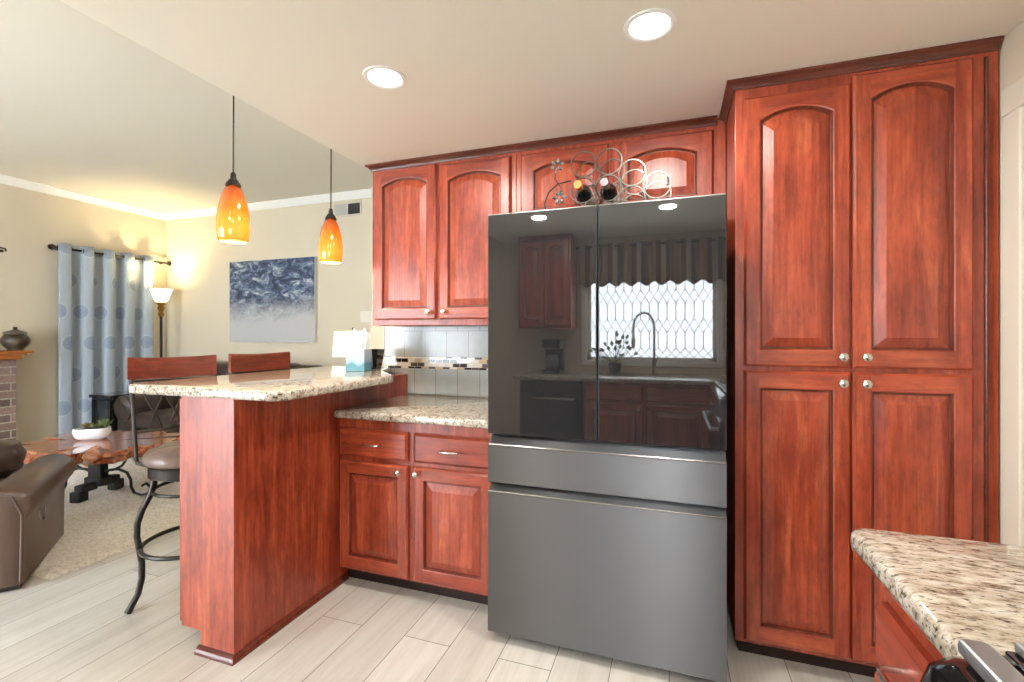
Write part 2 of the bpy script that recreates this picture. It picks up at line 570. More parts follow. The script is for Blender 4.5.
# ---------------------------------------------------------------- mesh helpers
class B:
    def __init__(self):
        self.bm = bmesh.new()

    def box(self, x0, x1, y0, y1, z0, z1, bev=0.0, seg=2, mat=0):
        b = bmesh.new()
        bmesh.ops.create_cube(b, size=1.0)
        for v in b.verts:
            v.co = Vector(((x0 + x1) / 2 + v.co.x * (x1 - x0), (y0 + y1) / 2 + v.co.y * (y1 - y0), (z0 + z1) / 2 + v.co.z * (z1 - z0)))
        if bev > 0:
            bmesh.ops.bevel(b, geom=list(b.edges), offset=bev, segments=seg, affect='EDGES', profile=0.5)
        self.merge(b, mat)
        return self

    def merge(self, b, mat=0, mtx=None):
        me = bpy.data.meshes.new('tmp')
        for f in b.faces:
            f.material_index = mat
        if mtx is not None:
            bmesh.ops.transform(b, matrix=mtx, verts=b.verts)
        b.to_mesh(me)
        b.free()
        self.bm.from_mesh(me)
        bpy.data.meshes.remove(me)
        return self

    def tube(self, pts, r, n=8, closed=False, mat=0, sx=1.0):
        pts = [Vector(p) for p in pts]
        N = len(pts)
        rad = r if isinstance(r, (list, tuple)) else [r] * N
        rings = []
        prev = None
        for i, p in enumerate(pts):
            if closed:
                t = pts[(i + 1) % N] - pts[(i - 1) % N]
            else:
                t = pts[min(i + 1, N - 1)] - pts[max(i - 1, 0)]
            if t.length < 1e-9:
                t = Vector((0, 0, 1))
            t.normalize()
            if prev is None:
                up = Vector((0, 0, 1)) if abs(t.z) < 0.9 else Vector((0, 1, 0))
                a = t.cross(up).normalized()
            else:
                a = (prev - t * prev.dot(t))
                a = a.normalized() if a.length > 1e-6 else t.orthogonal().normalized()
            prev = a
            b = t.cross(a)
            rings.append([self.bm.verts.new(p + (a * math.cos(2 * math.pi * k / n) * sx + b * math.sin(2 * math.pi * k / n)) * rad[i]) for k in range(n)])
        M_ = N if closed else N - 1
        for i in range(M_):
            A, C = rings[i], rings[(i + 1) % N]
            for k in range(n):
                f = self.bm.faces.new((A[k], A[(k + 1) % n], C[(k + 1) % n], C[k]))
                f.material_index = mat
        if not closed:
            for rg in (rings[0][::-1], rings[-1]):
                f = self.bm.faces.new(rg)
                f.material_index = mat
        return self

    def lathe(self, prof, c=(0, 0, 0), n=24, mat=0, fn=None, axis='z'):
        rings = []
        for (r, z) in prof:
            rg = []
            for k in range(n):
                a = 2 * math.pi * k / n
                rr, zz = (fn(r, z, a) if fn else (r, z))
                if axis == 'z':
                    co = (c[0] + rr * math.cos(a), c[1] + rr * math.sin(a), c[2] + zz)
                elif axis == 'y':
                    co = (c[0] + rr * math.cos(a), c[1] + zz, c[2] + rr * math.sin(a))
                else:
                    co = (c[0] + zz, c[1] + rr * math.cos(a), c[2] + rr * math.sin(a))
                rg.append(self.bm.verts.new(co))
            rings.append(rg)
        for i in range(len(rings) - 1):
            for k in range(n):
                f = self.bm.faces.new((rings[i][k], rings[i][(k + 1) % n], rings[i + 1][(k + 1) % n], rings[i + 1][k]))
                f.material_index = mat
        for rg in (rings[0][::-1], rings[-1]):
            f = self.bm.faces.new(rg)
            f.material_index = mat
        return self

    def prism(self, poly, z0, z1, bev=0.0, seg=3, mat=0):
        """poly in xy, extruded along z"""
        b = bmesh.new()
        lo = [b.verts.new((x, y, z0)) for x, y in poly]
        hi = [b.verts.new((x, y, z1)) for x, y in poly]
        n = len(poly)
        fl = b.faces.new(lo[::-1])
        ft = b.faces.new(hi)
        for i in range(n):
            b.faces.new((lo[i], lo[(i + 1) % n], hi[(i + 1) % n], hi[i]))
        bmesh.ops.recalc_face_normals(b, faces=b.faces)
        if bev > 0:
            ed = [e for e in b.edges if (ft in e.link_faces or fl in e.link_faces)]
            bmesh.ops.bevel(b, geom=ed, offset=bev, segments=seg, affect='EDGES', profile=0.5)
        return self.merge(b, mat)

    def sweep(self, prof, path, mat=0):
        """profile (list of (out, z)) along an open xy path; 'out' is to the right-hand side of the path"""
        P = [Vector((p[0], p[1])) for p in path]
        rings = []
        for i, p in enumerate(P):
            ds = []
            if i > 0:
                ds.append((P[i] - P[i - 1]).normalized())
            if i < len(P) - 1:
                ds.append((P[i + 1] - P[i]).normalized())
            ns = [Vector((d.y, -d.x)) for d in ds]
            if len(ns) == 2:
                m = ns[0] + ns[1]
                m = m / (m.dot(ns[0]))
            else:
                m = ns[0]
            rings.append([self.bm.verts.new((p.x + m.x * o, p.y + m.y * o, z)) for o, z in prof])
        n = len(prof)
        for i in range(len(rings) - 1):
            for k in range(n):
                f = self.bm.faces.new((rings[i][k], rings[i][(k + 1) % n], rings[i + 1][(k + 1) % n], rings[i + 1][k]))
                f.material_index = mat
        self.bm.faces.new(rings[0])
        self.bm.faces.new(rings[-1][::-1])
        return self

    def obj(self, name, mats, parent=None, smooth=False, loc=None, rot=None, angle=40):
        bmesh.ops.recalc_face_normals(self.bm, faces=self.bm.faces)
        me = bpy.data.meshes.new(name)
        self.bm.to_mesh(me)
        self.bm.free()
        for m in (mats if isinstance(mats, (list, tuple)) else [mats]):
            me.materials.append(M[m] if isinstance(m, str) else m)
        if smooth:
            for p in me.polygons:
                p.use_smooth = True
            try:
                me.set_sharp_from_angle(angle=R(angle))
            except Exception:
                pass
        o = bpy.data.objects.new(name, me)
        COL.objects.link(o)
        if parent is not None:
            o.parent = parent
        if loc is not None:
            o.location = loc
        if rot is not None:
            o.rotation_euler = rot
        return o


def tag(o, label, cat, group=None):
    o['label'] = label
    o['category'] = cat
    if group:
        o['group'] = group
    return o


def thing(name, label, cat, loc=(0, 0, 0), rz=0.0, group=None):
    o = bpy.data.objects.new(name, None)
    COL.objects.link(o)
    o.location = loc
    o.rotation_euler = (0, 0, R(rz))
    o.empty_display_size = 0.1
    return tag(o, label, cat, group)


def struct(name, b, mat, parent=None, **kw):
    o = b.obj(name, mat, parent, **kw)
    if parent is None:
        o['kind'] = 'structure'
    return o


def copy_tree(o, parent=None):
    c = o.copy()
    COL.objects.link(c)
    if parent is not None:
        c.parent = parent
    for ch in list(o.children):
        copy_tree(ch, c)
    return c


def arc(cx, cz, r, a0, a1, n):
    return [(cx + r * math.cos(R(a0 + (a1 - a0) * i / n)), cz + r * math.sin(R(a0 + (a1 - a0) * i / n))) for i in range(n + 1)]


# ---------------------------------------------------------------- the room shell
CZ = 2.272      # kitchen ceiling
LZ = 2.82       # living-room ceiling
YW = 2.645      # kitchen cabinet wall
YL = 4.2        # living-room back wall
XL = -6.14      # living-room left wall
XR = 1.05       # kitchen right wall
XE = -1.725     # edge of the kitchen ceiling
YS = -1.18      # wall behind the camera

struct('floor', B().box(XL - 0.1, XR + 0.1, YS - 0.1, YL + 0.1, -0.08, 0.0), 'floor')
struct('ceiling', B().box(XE, XR + 0.1, YS - 0.1, YW + 0.12, CZ, CZ + 0.08), 'ceiling')
struct('ceiling', B().box(XL - 0.1, XE + 0.08, YS - 0.1, YL + 0.1, LZ, LZ + 0.08), 'ceiling_living')
struct('wall_soffit', B().box(XE, XE + 0.08, YS - 0.1, YW + 0.12, CZ + 0.08, LZ), 'ceiling')
struct('wall_kitchen', B().box(-1.91, XR + 0.1, YW, YW + 0.12, 0, CZ), 'wall')
struct('wall_passage', B().box(-1.91, -1.79, YW + 0.12, YL, 0, LZ), 'wall')
struct('wall_back', B().box(XL - 0.1, -1.79, YL, YL + 0.1, 0, LZ), 'wall')
struct('wall_left', B().box(XL - 0.1, XL, YS, YL, 0, LZ), 'wall')
struct('wall_right', B().box(XR, XR + 0.1, YS, YW, 0, CZ), 'wall')
# wall behind the camera with the sink window and the patio door openings
WX0, WX1, WZ0, WZ1 = -0.83, 0.405, 1.02, 2.13
PX0, PX1, PZ1 = -5.0, -2.8, 2.08
bk = B()
bk.box(XL - 0.1, PX0, YS - 0.1, YS, 0, LZ)
bk.box(PX0, PX1, YS - 0.1, YS, PZ1, LZ)
bk.box(PX1, WX0, YS - 0.1, YS, 0, LZ)
bk.box(WX0, WX1, YS - 0.1, YS, 0, WZ0)
bk.box(WX0, WX1, YS - 0.1, YS, WZ1, CZ)
bk.box(WX1, XR + 0.1, YS - 0.1, YS, 0, CZ)
struct('wall_front', bk, 'wall')

crown = [(0, LZ), (0, LZ - 0.075), (0.012, LZ - 0.075), (0.02, LZ - 0.06), (0.05, LZ - 0.022), (0.06, LZ - 0.012), (0.06, LZ)]
struct('trim_1', B().sweep(crown, [(XL, YS), (XL, YL), (-1.91, YL)]), 'trim')
bb = [(0, 0), (0.014, 0), (0.014, 0.075), (0.008, 0.09), (0, 0.09)]
struct('baseboard_left', B().sweep(bb, [(XL, 2.70), (XL, YL), (-1.91, YL)]), 'trim')

# sink window: frame with leaded glass (a diamond band above and below tall lozenges)
wf = B()
wf.box(WX0 - 0.05, WX1 + 0.05, YS, YS + 0.018, WZ0 - 0.05, WZ0, 0.004)
wf.box(WX0 - 0.05, WX1 + 0.05, YS, YS + 0.018, WZ1, WZ1 + 0.05, 0.004)
wf.box(WX0 - 0.05, WX0, YS, YS + 0.018, WZ0, WZ1, 0.004)
wf.box(WX1, WX1 + 0.05, YS, YS + 0.018, WZ0, WZ1, 0.004)
wf.box(WX0, WX1, YS - 0.08, YS - 0.04, WZ0, WZ0 + 0.035)
wf.box(WX0, WX1, YS - 0.08, YS - 0.04, WZ1 - 0.035, WZ1)
wf.box(WX0, WX0 + 0.035, YS - 0.08, YS - 0.04, WZ0, WZ1)
wf.box(WX1 - 0.035, WX1, YS - 0.08, YS - 0.04, WZ0, WZ1)
win = struct('window_1', wf, 'trim')
B().box(WX0 + 0.03, WX1 - 0.03, YS - 0.062, YS - 0.058, WZ0 + 0.03, WZ1 - 0.03).obj('window_pane', 'glass', win)
ca = B()
yy = YS - 0.052
zs = [WZ0 + 0.035, WZ0 + 0.20, WZ0 + 0.36, WZ0 + 0.52, WZ0 + 0.68, WZ0 + 0.84, WZ1 - 0.035]
nx = 14
stp = (WX1 - WX0 - 0.07) / nx
for i in range(nx + 1):
    x = WX0 + 0.035 + i * stp
    for (za, zb) in ((0.13, 0.28), (0.42, 0.57), (0.71, 0.90)):
        ca.tube([(x, yy, WZ0 + za), (x, yy, WZ0 + zb)], 0.003, 4)
    if i < nx:
        for (za, zb) in ((0.035, 0.13), (0.28, 0.42), (0.57, 0.71), (0.90, 1.07)):
            zm = (za + zb) / 2
            ca.tube([(x, yy, WZ0 + za), (x + stp / 2, yy, WZ0 + zm), (x + stp, yy, WZ0 + za)], 0.003, 4)
            ca.tube([(x, yy, WZ0 + zb), (x + stp / 2, yy, WZ0 + zm), (x + stp, yy, WZ0 + zb)], 0.003, 4)
ca.obj('leaded_bars', 'came', win)
# patio door behind the camera, in the living-room side
pf = B()
for (a, b_) in ((PX0, PX0 + 0.06), (PX1 - 0.06, PX1), ((PX0 + PX1) / 2 - 0.04, (PX0 + PX1) / 2 + 0.04)):
    pf.box(a, b_, YS - 0.09, YS - 0.02, 0, PZ1, 0.004)
pf.box(PX0, PX1, YS - 0.09, YS - 0.02, PZ1 - 0.06, PZ1, 0.004)
pf.box(PX0, PX1, YS - 0.09, YS - 0.02, 0.0, 0.05, 0.004)
pd = struct('door_2', pf, 'trim')
B().box(PX0 + 0.05, PX1 - 0.05, YS - 0.062, YS - 0.056, 0.05, PZ1 - 0.05).obj('door_pane', 'glass', pd)

# door with a wide casing in the right wall
dc = B()
dc.box(XR - 0.018, XR, 1.90, 1.99, 0, 1.994, 0.004)
dc.box(XR - 0.018, XR, 1.10, 1.19, 0, 1.994, 0.004)
dc.box(XR - 0.018, XR, 1.10, 1.99, 1.995, 2.085, 0.005)
d1 = struct('door_1', dc, 'door_paint')
B().box(XR - 0.008, XR, 1.19, 1.90, 0.005, 1.995, 0.002).obj('door_slab', 'door_paint', d1)

# glazed backsplash with its mosaic band
struct('trim_2', B().box(0, 1.40, YW - 0.008, YW, 0, 0.164, 0.002), 'tile', loc=(-1.80, 0, 0.898))
struct('trim_3', B().box(-1.80, -0.40, YW - 0.010, YW, 1.062, 1.137, 0.001), 'mosaic')
struct('trim_5', B().box(0.076, 1.476, YW - 0.008, YW, 0, 0.194, 0.002), 'tile', loc=(-1.876, 0, 1.137))
struct('trim_4', B().box(-1.813, -1.80, YW - 0.010, YW, 0.898, 1.331, 0.002), 'plate')


# ---------------------------------------------------------------- cherry doors, drawers, knobs
def opening(w, b, top, rise, i, K):
    pts = [(-(w - i), b + i), (w - i, b + i)]
    for k in range(K + 1):
        u = 1 - 2 * k / K
        pts.append((u * (w - i), top - i - rise * (abs(u) ** 2.2)))
    return pts


def panel_door(parent, x0, x1, z0, z1, rise=0.0, stile=0.052, rail=0.062, toprail=0.055, knob=None, name='door', th=0.022):
    W = (x1 - x0) / 2
    H = z1 - z0
    w, b, top = W - stile, rail, H - toprail
    K = 14 if rise else 1
    c = 0.008
    bm = bmesh.new()

    def quad(co, mi=0):
        vs_ = [bm.verts.new((p[0], p[2], p[1])) for p in co]   # (x, z, y) -> (x, y, z)
        f = bm.faces.new(vs_)
        f.material_index = mi
        return f
    F = -th
    Wc = W - c
    op = opening(w, b, top, rise, 0, K)
    quad([(-Wc, c, F), (-w, c, F), (-w, H - c, F), (-Wc, H - c, F)])
    quad([(w, c, F), (Wc, c, F), (Wc, H - c, F), (w, H - c, F)])
    quad([(-w, c, F), (w, c, F), (w, b, F), (-w, b, F)], 1)
    for k in range(K):
        p, q = op[2 + k], op[3 + k]
        quad([(q[0], q[1], F), (p[0], p[1], F), (p[0], H - c, F), (q[0], H - c, F)], 1)
    # outer lip: step, then side
    e = -th + 0.009
    o0 = [(-Wc, c), (Wc, c), (Wc, H - c), (-Wc, H - c)]
    o1 = [(-W, 0), (W, 0), (W, H), (-W, H)]
    for k in range(4):
        j = (k + 1) % 4
        mi = 1 if k in (0, 2) else 0
        quad([(*o0[k], F), (*o0[j], F), (*o1[j], e), (*o1[k], e)], mi)
        quad([(*o1[k], e), (*o1[j], e), (*o1[j], 0), (*o1[k], 0)], mi)
    quad([(*o1[k], 0) for k in range(4)])
    loops = [(0, F), (0.004, F + 0.002), (0.010, F + 0.015)]
    for (i0, y0), (i1, y1) in zip(loops, loops[1:]):
        a, d = opening(w, b, top, rise, i0, K), opening(w, b, top, rise, i1, K)
        n = len(a)
        for k in range(n):
            j = (k + 1) % n
            vert = k in (1, n - 1)
            quad([(*a[k], y0), (*a[j], y0), (*d[j], y1), (*d[k], y1)], 2 if i1 > 0.005 else (0 if vert else 1))  # inner step takes the cherry with groove shade painted in
    bmesh.ops.remove_doubles(bm, verts=bm.verts, dist=0.00005)
    bb_ = B()
    bb_.bm.free()
    bb_.bm = bm
    d_ = bb_.obj(name, ['wood_v', 'wood_h', 'wood_groove_shade'], parent, loc=((x0 + x1) / 2, 0, z0))
    # raised panel
    p_ = B()
    lo = [(0.009, F + 0.0148), (0.014, F + 0.0148), (0.045, F + 0.0035), (0.048, F + 0.0022)]
    prev = None
    for i, y in lo:
        cur = [p_.bm.verts.new((x, y, z)) for x, z in opening(w, b, top, rise, i, K)]
        if prev:
            n = len(cur)
            for k in range(n):
                f = p_.bm.faces.new((prev[k], prev[(k + 1) % n], cur[(k + 1) % n], cur[k]))
                f.material_index = 1 if i < 0.02 else 0  # groove ring around the panel carries the painted shade too
        prev = cur
    p_.bm.faces.new(prev)
    p_.obj('raised_panel', ['wood_v', 'wood_groove_shade'], d_)
    if knob:
        make_knob(d_, knob[0] - (x0 + x1) / 2, -th, knob[1] - z0)
    return d_


def make_knob(parent, x, y, z):
    prof = [(0.0075, 0.0), (0.0075, -0.003), (0.0055, -0.006), (0.0055, -0.012), (0.011, -0.016), (0.0155, -0.021), (0.0155, -0.025), (0.012, -0.029), (0.004, -0.031)]
    b = B().lathe(prof, (0, 0, 0), 20, axis='y')
    return b.obj('knob', 'nickel', parent, smooth=True, loc=(x, y, z))


def drawer_front(parent, x0, x1, z0, z1, pull=True, th=0.022, name='drawer'):
    W, H = (x1 - x0) / 2, z1 - z0
    b = B()
    c = 0.012
    bm = b.bm
    o1 = [(-W, 0), (W, 0), (W, H), (-W, H)]
    o0 = [(-W + c, c), (W - c, c), (W - c, H - c), (-W + c, H - c)]
    A = [bm.verts.new((x, 0, z)) for x, z in o1]
    C = [bm.verts.new((x, -th + 0.010, z)) for x, z in o1]
    D = [bm.verts.new((x, -th, z)) for x, z in o0]
    for k in range(4):
        j = (k + 1) % 4
        bm.faces.new((A[k], A[j], C[j], C[k]))
        bm.faces.new((C[k], C[j], D[j], D[k]))
    bm.faces.new(D)
    bm.faces.new(A[::-1])
    d_ = b.obj(name, 'wood_h', parent, loc=((x0 + x1) / 2, 0, z0))
    if pull:
        L = 0.048
        pts = [(-L, 0, 0), (-L, -0.022, 0), (-L * 0.9, -0.030, 0.0), (-L * 0.5, -0.034, 0.001), (0, -0.035, 0.001), (L * 0.5, -0.034, 0.001), (L * 0.9, -0.030, 0), (L, -0.022, 0), (L, 0, 0)]
        B().tube(pts, 0.0048, 10).obj('pull', 'nickel', d_, smooth=True, loc=(0, -th, H / 2))
    return d_


CROWN = [(0, CZ - 0.034), (0.006, CZ - 0.034), (0.010, CZ - 0.026), (0.020, CZ - 0.016), (0.032, CZ - 0.009), (0.032, CZ - 0.001), (0, CZ - 0.001)]

# --- pantry: tall cabinet right of the refrigerator
PF = 2.022
t = thing('pantry_cabinet', 'tall red cherry pantry with four raised-panel doors right of the refrigerator', 'cabinet', (0.235, PF, 0))
wdt = 1.046 - 0.235
b = B()
b.box(0, wdt, 0, 0.61, 0.072, CZ - 0.002, 0.002)
b.obj('carcass', 'wood_v', t)
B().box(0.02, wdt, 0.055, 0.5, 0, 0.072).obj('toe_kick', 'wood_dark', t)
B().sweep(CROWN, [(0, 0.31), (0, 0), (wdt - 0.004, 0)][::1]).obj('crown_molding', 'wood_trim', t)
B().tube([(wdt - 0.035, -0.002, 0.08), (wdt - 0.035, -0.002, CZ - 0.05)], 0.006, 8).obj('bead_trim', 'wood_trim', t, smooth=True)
X = lambda v: v * 0.993 - 0.235
panel_door(t, X(0.268), X(0.621), 1.156, 2.196, 0.036, knob=(X(0.592), 1.196))
panel_door(t, X(0.628), X(0.978), 1.156, 2.222, 0.036, knob=(X(0.664), 1.196))
panel_door(t, X(0.268), X(0.621), 0.090, 1.138, 0, knob=(X(0.592), 1.100), toprail=0.062)
panel_door(t, X(0.628), X(0.978), 0.090, 1.138, 0, knob=(X(0.664), 1.100), toprail=0.062)

# --- wall cabinets
UF = 2.322
t = thing('wall_cabinet', 'red cherry wall cabinet with two tall arched doors above the tile backsplash', 'cabinet', (-1.668, UF, 0))
wdt = 1.668 - 0.775
B().box(0, wdt, 0, 0.321, 1.332, CZ - 0.002, 0.002).obj('carcass', 'wood_v', t)
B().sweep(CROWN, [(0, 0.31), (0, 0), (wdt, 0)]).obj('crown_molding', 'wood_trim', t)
X = lambda v: v + 1.668
panel_door(t, X(-1.643), X(-1.240), 1.364, 2.230, 0.034, knob=(X(-1.280), 1.404))
panel_door(t, X(-1.222), X(-0.802), 1.364, 2.218, 0.034, knob=(X(-1.184), 1.404))
t = thing('wall_cabinet', 'short red cherry cabinet bridging above the refrigerator behind the wine rack', 'cabinet', (-0.774, UF, 0))
wdt = 0.774 + 0.232
B().box(0, wdt, 0, 0.321, 1.80, CZ - 0.002, 0.002).obj('carcass', 'wood_v', t)
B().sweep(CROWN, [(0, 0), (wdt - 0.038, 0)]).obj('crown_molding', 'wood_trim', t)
X = lambda v: v + 0.774
panel_door(t, X(-0.747), X(-0.292), 1.850, 2.215, 0.034, stile=0.068, rail=0.07, knob=(X(-0.325), 1.885))
panel_door(t, X(-0.272), X(0.180), 1.850, 2.215, 0.034, stile=0.068, rail=0.07, knob=(X(-0.235), 1.885))

# --- base cabinet left of the refrigerator
BF = 1.977
t = thing('base_cabinet', 'red cherry base cabinet with two drawers over two doors under the low granite counter', 'cabinet', (-1.62, BF, 0))
wdt = 1.62 - 0.745
B().box(0, wdt, 0, 0.655, 0.080, 0.857, 0.002).obj('carcass', 'wood_v', t)
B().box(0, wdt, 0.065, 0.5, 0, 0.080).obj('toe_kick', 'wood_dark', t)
X = lambda v: v + 1.62
drawer_front(t, X(-1.604), X(-1.208), 0.664, 0.803)
drawer_front(t, X(-1.175), X(-0.768), 0.664, 0.803)
panel_door(t, X(-1.604), X(-1.208), 0.094, 0.640, 0, knob=(X(-1.250), 0.612))
panel_door(t, X(-1.175), X(-0.768), 0.094, 0.640, 0, knob=(X(-1.155), 0.612))

# ---------------------------------------------------------------- breakfast bar (peninsula)
PXR, PXL, PY0 = -1.622, -1.905, 1.365
t = thing('breakfast_bar', 'red cherry breakfast bar peninsula with plain end panel carrying the raised granite top', 'counter', (0, 0, 0))
b = B()
poly = [(PXL, 0.085), (PXL + 0.108, 0.085), (PXL + 0.108, 0.0), (PXR, 0.0), (PXR, 1.024), (PXL, 1.024)]
bm = bmesh.new()
lo = [bm.verts.new((x, PY0, z)) for x, z in poly]
hi = [bm.verts.new((x, YW - 0.012, z)) for x, z in poly]
bm.faces.new(lo)
bm.faces.new(hi[::-1])
for i in range(6):
    j = (i + 1) % 6
    bm.faces.new((lo[i], lo[j], hi[j], hi[i]))
bmesh.ops.recalc_face_normals(bm, faces=bm.faces)
b.merge(bm)
b.obj('carcass', 'wood_v', t)
B().box(PXL - 0.020, PXL, PY0 + 0.004, YW - 0.1, 0.095, 1.015, 0.006).obj('side_door', 'wood_v', t)
qr = [(0, 0), (0.022, 0), (0.021, 0.010), (0.016, 0.019), (0.008, 0.025), (0, 0.028)]
B().sweep(qr, [(PXL + 0.100, PY0), (PXR, PY0), (PXR, BF + 0.05)]).obj('shoe_molding', 'wood_trim', t)
B().box(PXR, PXR + 0.004, PY0 + 0.0, PY0 + 0.045, 0.026, 1.02, 0.001).obj('corner_strip', 'wood_v', t)

# raised bar top: rounded near corners, clipped back toward the wall
pts = []
x0, x1, y0, y1 = -2.23, -1.375, 1.345, YW - 0.014


def fillet(cx, cy, r, a0, a1, n=6):
    return [(cx + r * math.cos(R(a0 + (a1 - a0) * i / n)), cy + r * math.sin(R(a0 + (a1 - a0) * i / n))) for i in range(n + 1)]


pts += fillet(x0 + 0.05, y0 + 0.05, 0.05, 180, 270)
pts += fillet(x1 - 0.08, y0 + 0.08, 0.08, 270, 360)
pts += fillet(x1 - 0.12, 2.06, 0.12, 0, 50)
pts += [(-1.66, 2.40), (-1.74, y1), (x0, y1)]
o = B().prism(pts, 1.025, 1.066, 0.013, 3).obj('bar_countertop', 'granite', smooth=True)
tag(o, 'raised speckled granite slab on top of the breakfast bar', 'countertop')

o = B().prism([(-1.619, YW - 0.012), (-1.619, 1.945), (-1.61, 1.925), (-1.59, 1.917), (-0.742, 1.917), (-0.742, YW - 0.012)], 0.858, 0.898, 0.012, 3).obj('countertop', 'granite', smooth=True)
tag(o, 'low granite counter slab between breakfast bar and refrigerator', 'countertop')

# ---------------------------------------------------------------- refrigerator
FY = 1.804
t = thing('refrigerator', 'large charcoal glass and dark steel four-door refrigerator', 'refrigerator', (-0.272, FY, 0))
B().box(-0.449, 0.449, 0.075, 0.76, 0.03, 1.752, 0.006).obj('body', 'fridge_side', t)
HW = 0.4555
for x0, x1 in ((-HW, -0.0025), (0.0025, HW)):
    d = B().box(x0, x1, 0.0, 0.070, 0.866, 1.777, 0.003, 2).obj('door', 'fridge_side', t)
    B().box(x0 + 0.003, x1 - 0.003, -0.0025, 0.0, 0.869, 1.774, 0.001, 1).obj('glass_front', 'glass_door', d)
    e = B()
    e.box(x0, x1, -0.0005, 0.004, 1.774, 1.7785, 0.0005, 1)
    e.obj('edge_trim', 'steel_edge', d)


def fridge_drawer(z0, z1, zr, name):
    """front with a sloping finger recess from z1 up to zr"""
    bm = bmesh.new()
    prof = [(0.070, z0), (0.003, z0), (0.0, z0 + 0.003), (0.0, z1 - 0.004), (0.002, z1), (0.012, z1 + 0.001), (0.040, zr - 0.012), (0.070, zr - 0.012)]
    A = [bm.verts.new((-HW, y, z)) for y, z in prof]
    C = [bm.verts.new((HW, y, z)) for y, z in prof]
    n = len(prof)
    for i in range(n):
        j = (i + 1) % n
        bm.faces.new((A[i], A[j], C[j], C[i]))
    bm.faces.new(A[::-1])
    bm.faces.new(C)
    uvd = bm.loops.layers.uv.new('UVMap')
    for f in bm.faces:
        for lp in f.loops:
            lp[uvd].uv = (lp.vert.co.z + lp.vert.co.y, lp.vert.co.x)
    b = B()
    b.bm.free()
    b.bm = bm
    d = b.obj(name, 'steel_dark', t)
    B().box(-HW + 0.001, HW - 0.001, -0.0012, 0.006, z1 - 0.004, z1 + 0.0012, 0.0008, 1).obj('lip', 'steel_edge', d)
    return d


fridge_drawer(0.662, 0.822, 0.865, 'drawer')
fridge_drawer(0.040, 0.628, 0.660, 'freezer_drawer')
for x in (-0.40, 0.40):
    B().box(x - 0.04, x + 0.04, 0.10, 0.20, 1.752, 1.768, 0.004).obj('hinge_cover', 'black', t)
    B().lathe([(0.02, 0.0), (0.02, 0.012), (0.012, 0.014), (0.012, 0.03)], (x, 0.12, 0), 12).obj('foot', 'black', t)

# ---------------------------------------------------------------- wine rack and bottles on the refrigerator
RY = 2.075
t = thing('wine_rack', 'silver ring wine rack with leaf ornaments on top of the refrigerator', 'wine rack', (0, 0, 0))
cells = [(-0.375, 2.041), (-0.262, 2.040), (-0.378, 1.925), (-0.266, 1.923), (-0.163, 1.980), (-0.060, 1.916), (-0.165, 1.866), (-0.322, 1.826), (-0.215, 1.812)]
rr = 0.0565
for (x, z) in cells:
    b = B()
    for k, yk in enumerate((RY, RY + 0.13)):
        b.tube([(x + rr * math.cos(a), yk, z + rr * math.sin(a)) for a in [2 * math.pi * i / 28 for i in range(28)]], 0.0036, 6, closed=True)
    for a in (R(40), R(220)):
        b.tube([(x + rr * math.cos(a), RY, z + rr * math.sin(a)), (x + rr * math.cos(a), RY + 0.13, z + rr * math.sin(a))], 0.0028, 6)
    b.obj('ring', 'wire', t, smooth=True)
fr = B()
for yk in (RY, RY + 0.13):
    fr.tube([(-0.40, yk, 1.7575), (-0.03, yk, 1.7575)], 0.0045, 8)
    fr.tube([(-0.322, yk, 1.7575), (-0.322, yk, 1.771)], 0.004, 6)
    fr.tube([(-0.215, yk, 1.7575), (-0.215, yk, 1.757)], 0.004, 6)
    fr.tube([(-0.06, yk, 1.7575), (-0.06, yk, 1.86)], 0.004, 6)
    fr.tube([(-0.165, yk, 1.7575), (-0.165, yk, 1.81)], 0.004, 6)
for x in (-0.40, -0.03):
    fr.tube([(x, RY, 1.7575), (x, RY + 0.13, 1.7575)], 0.0045, 8)
fr.obj('frame', 'wire', t, smooth=True)
vine = [(-0.40, RY - 0.004, 1.7575), (-0.50, RY - 0.004, 1.775), (-0.545, RY - 0.004, 1.83), (-0.555, RY - 0.004, 1.88), (-0.535, RY - 0.004, 1.93), (-0.49, RY - 0.004, 1.965), (-0.43, RY - 0.004, 1.972)]
vn = B().tube(vine, 0.0035, 8)
vn.tube([(-0.49, RY - 0.004, 1.965), (-0.505, RY - 0.006, 1.99), (-0.495, RY - 0.008, 2.03)], 0.003, 6)
vn.tube([(-0.49, RY - 0.004, 1.965), (-0.475, RY - 0.006, 1.945), (-0.48, RY - 0.008, 1.91)], 0.003, 6)
vn.obj('vine', 'iron', t, smooth=True)
for (x, z, mt, rot) in ((-0.493, 2.045, 'crystal', 0.3), (-0.480, 1.898, 'crystal', 0.0)):
    fl = B()
    for k in range(6):
        a = rot + 2 * math.pi * k / 6
        d = Vector((math.cos(a), 0, math.sin(a)))
        s = Vector((-math.sin(a), 0, math.cos(a)))
        c0 = Vector((x, RY - 0.014, z))
        vv = [fl.bm.verts.new(c0 + d * 0.006), fl.bm.verts.new(c0 + d * 0.022 + s * 0.009), fl.bm.verts.new(c0 + d * 0.037), fl.bm.verts.new(c0 + d * 0.022 - s * 0.009)]
        tp = fl.bm.verts.new(c0 + d * 0.022 + Vector((0, -0.007, 0)))
        bt = fl.bm.verts.new(c0 + d * 0.022 + Vector((0, 0.005, 0)))
        for i in range(4):
            fl.bm.faces.new((vv[i], vv[(i + 1) % 4], tp))
            fl.bm.faces.new((vv[(i + 1) % 4], vv[i], bt))
    fl.obj('leaf_ornament', mt, t)
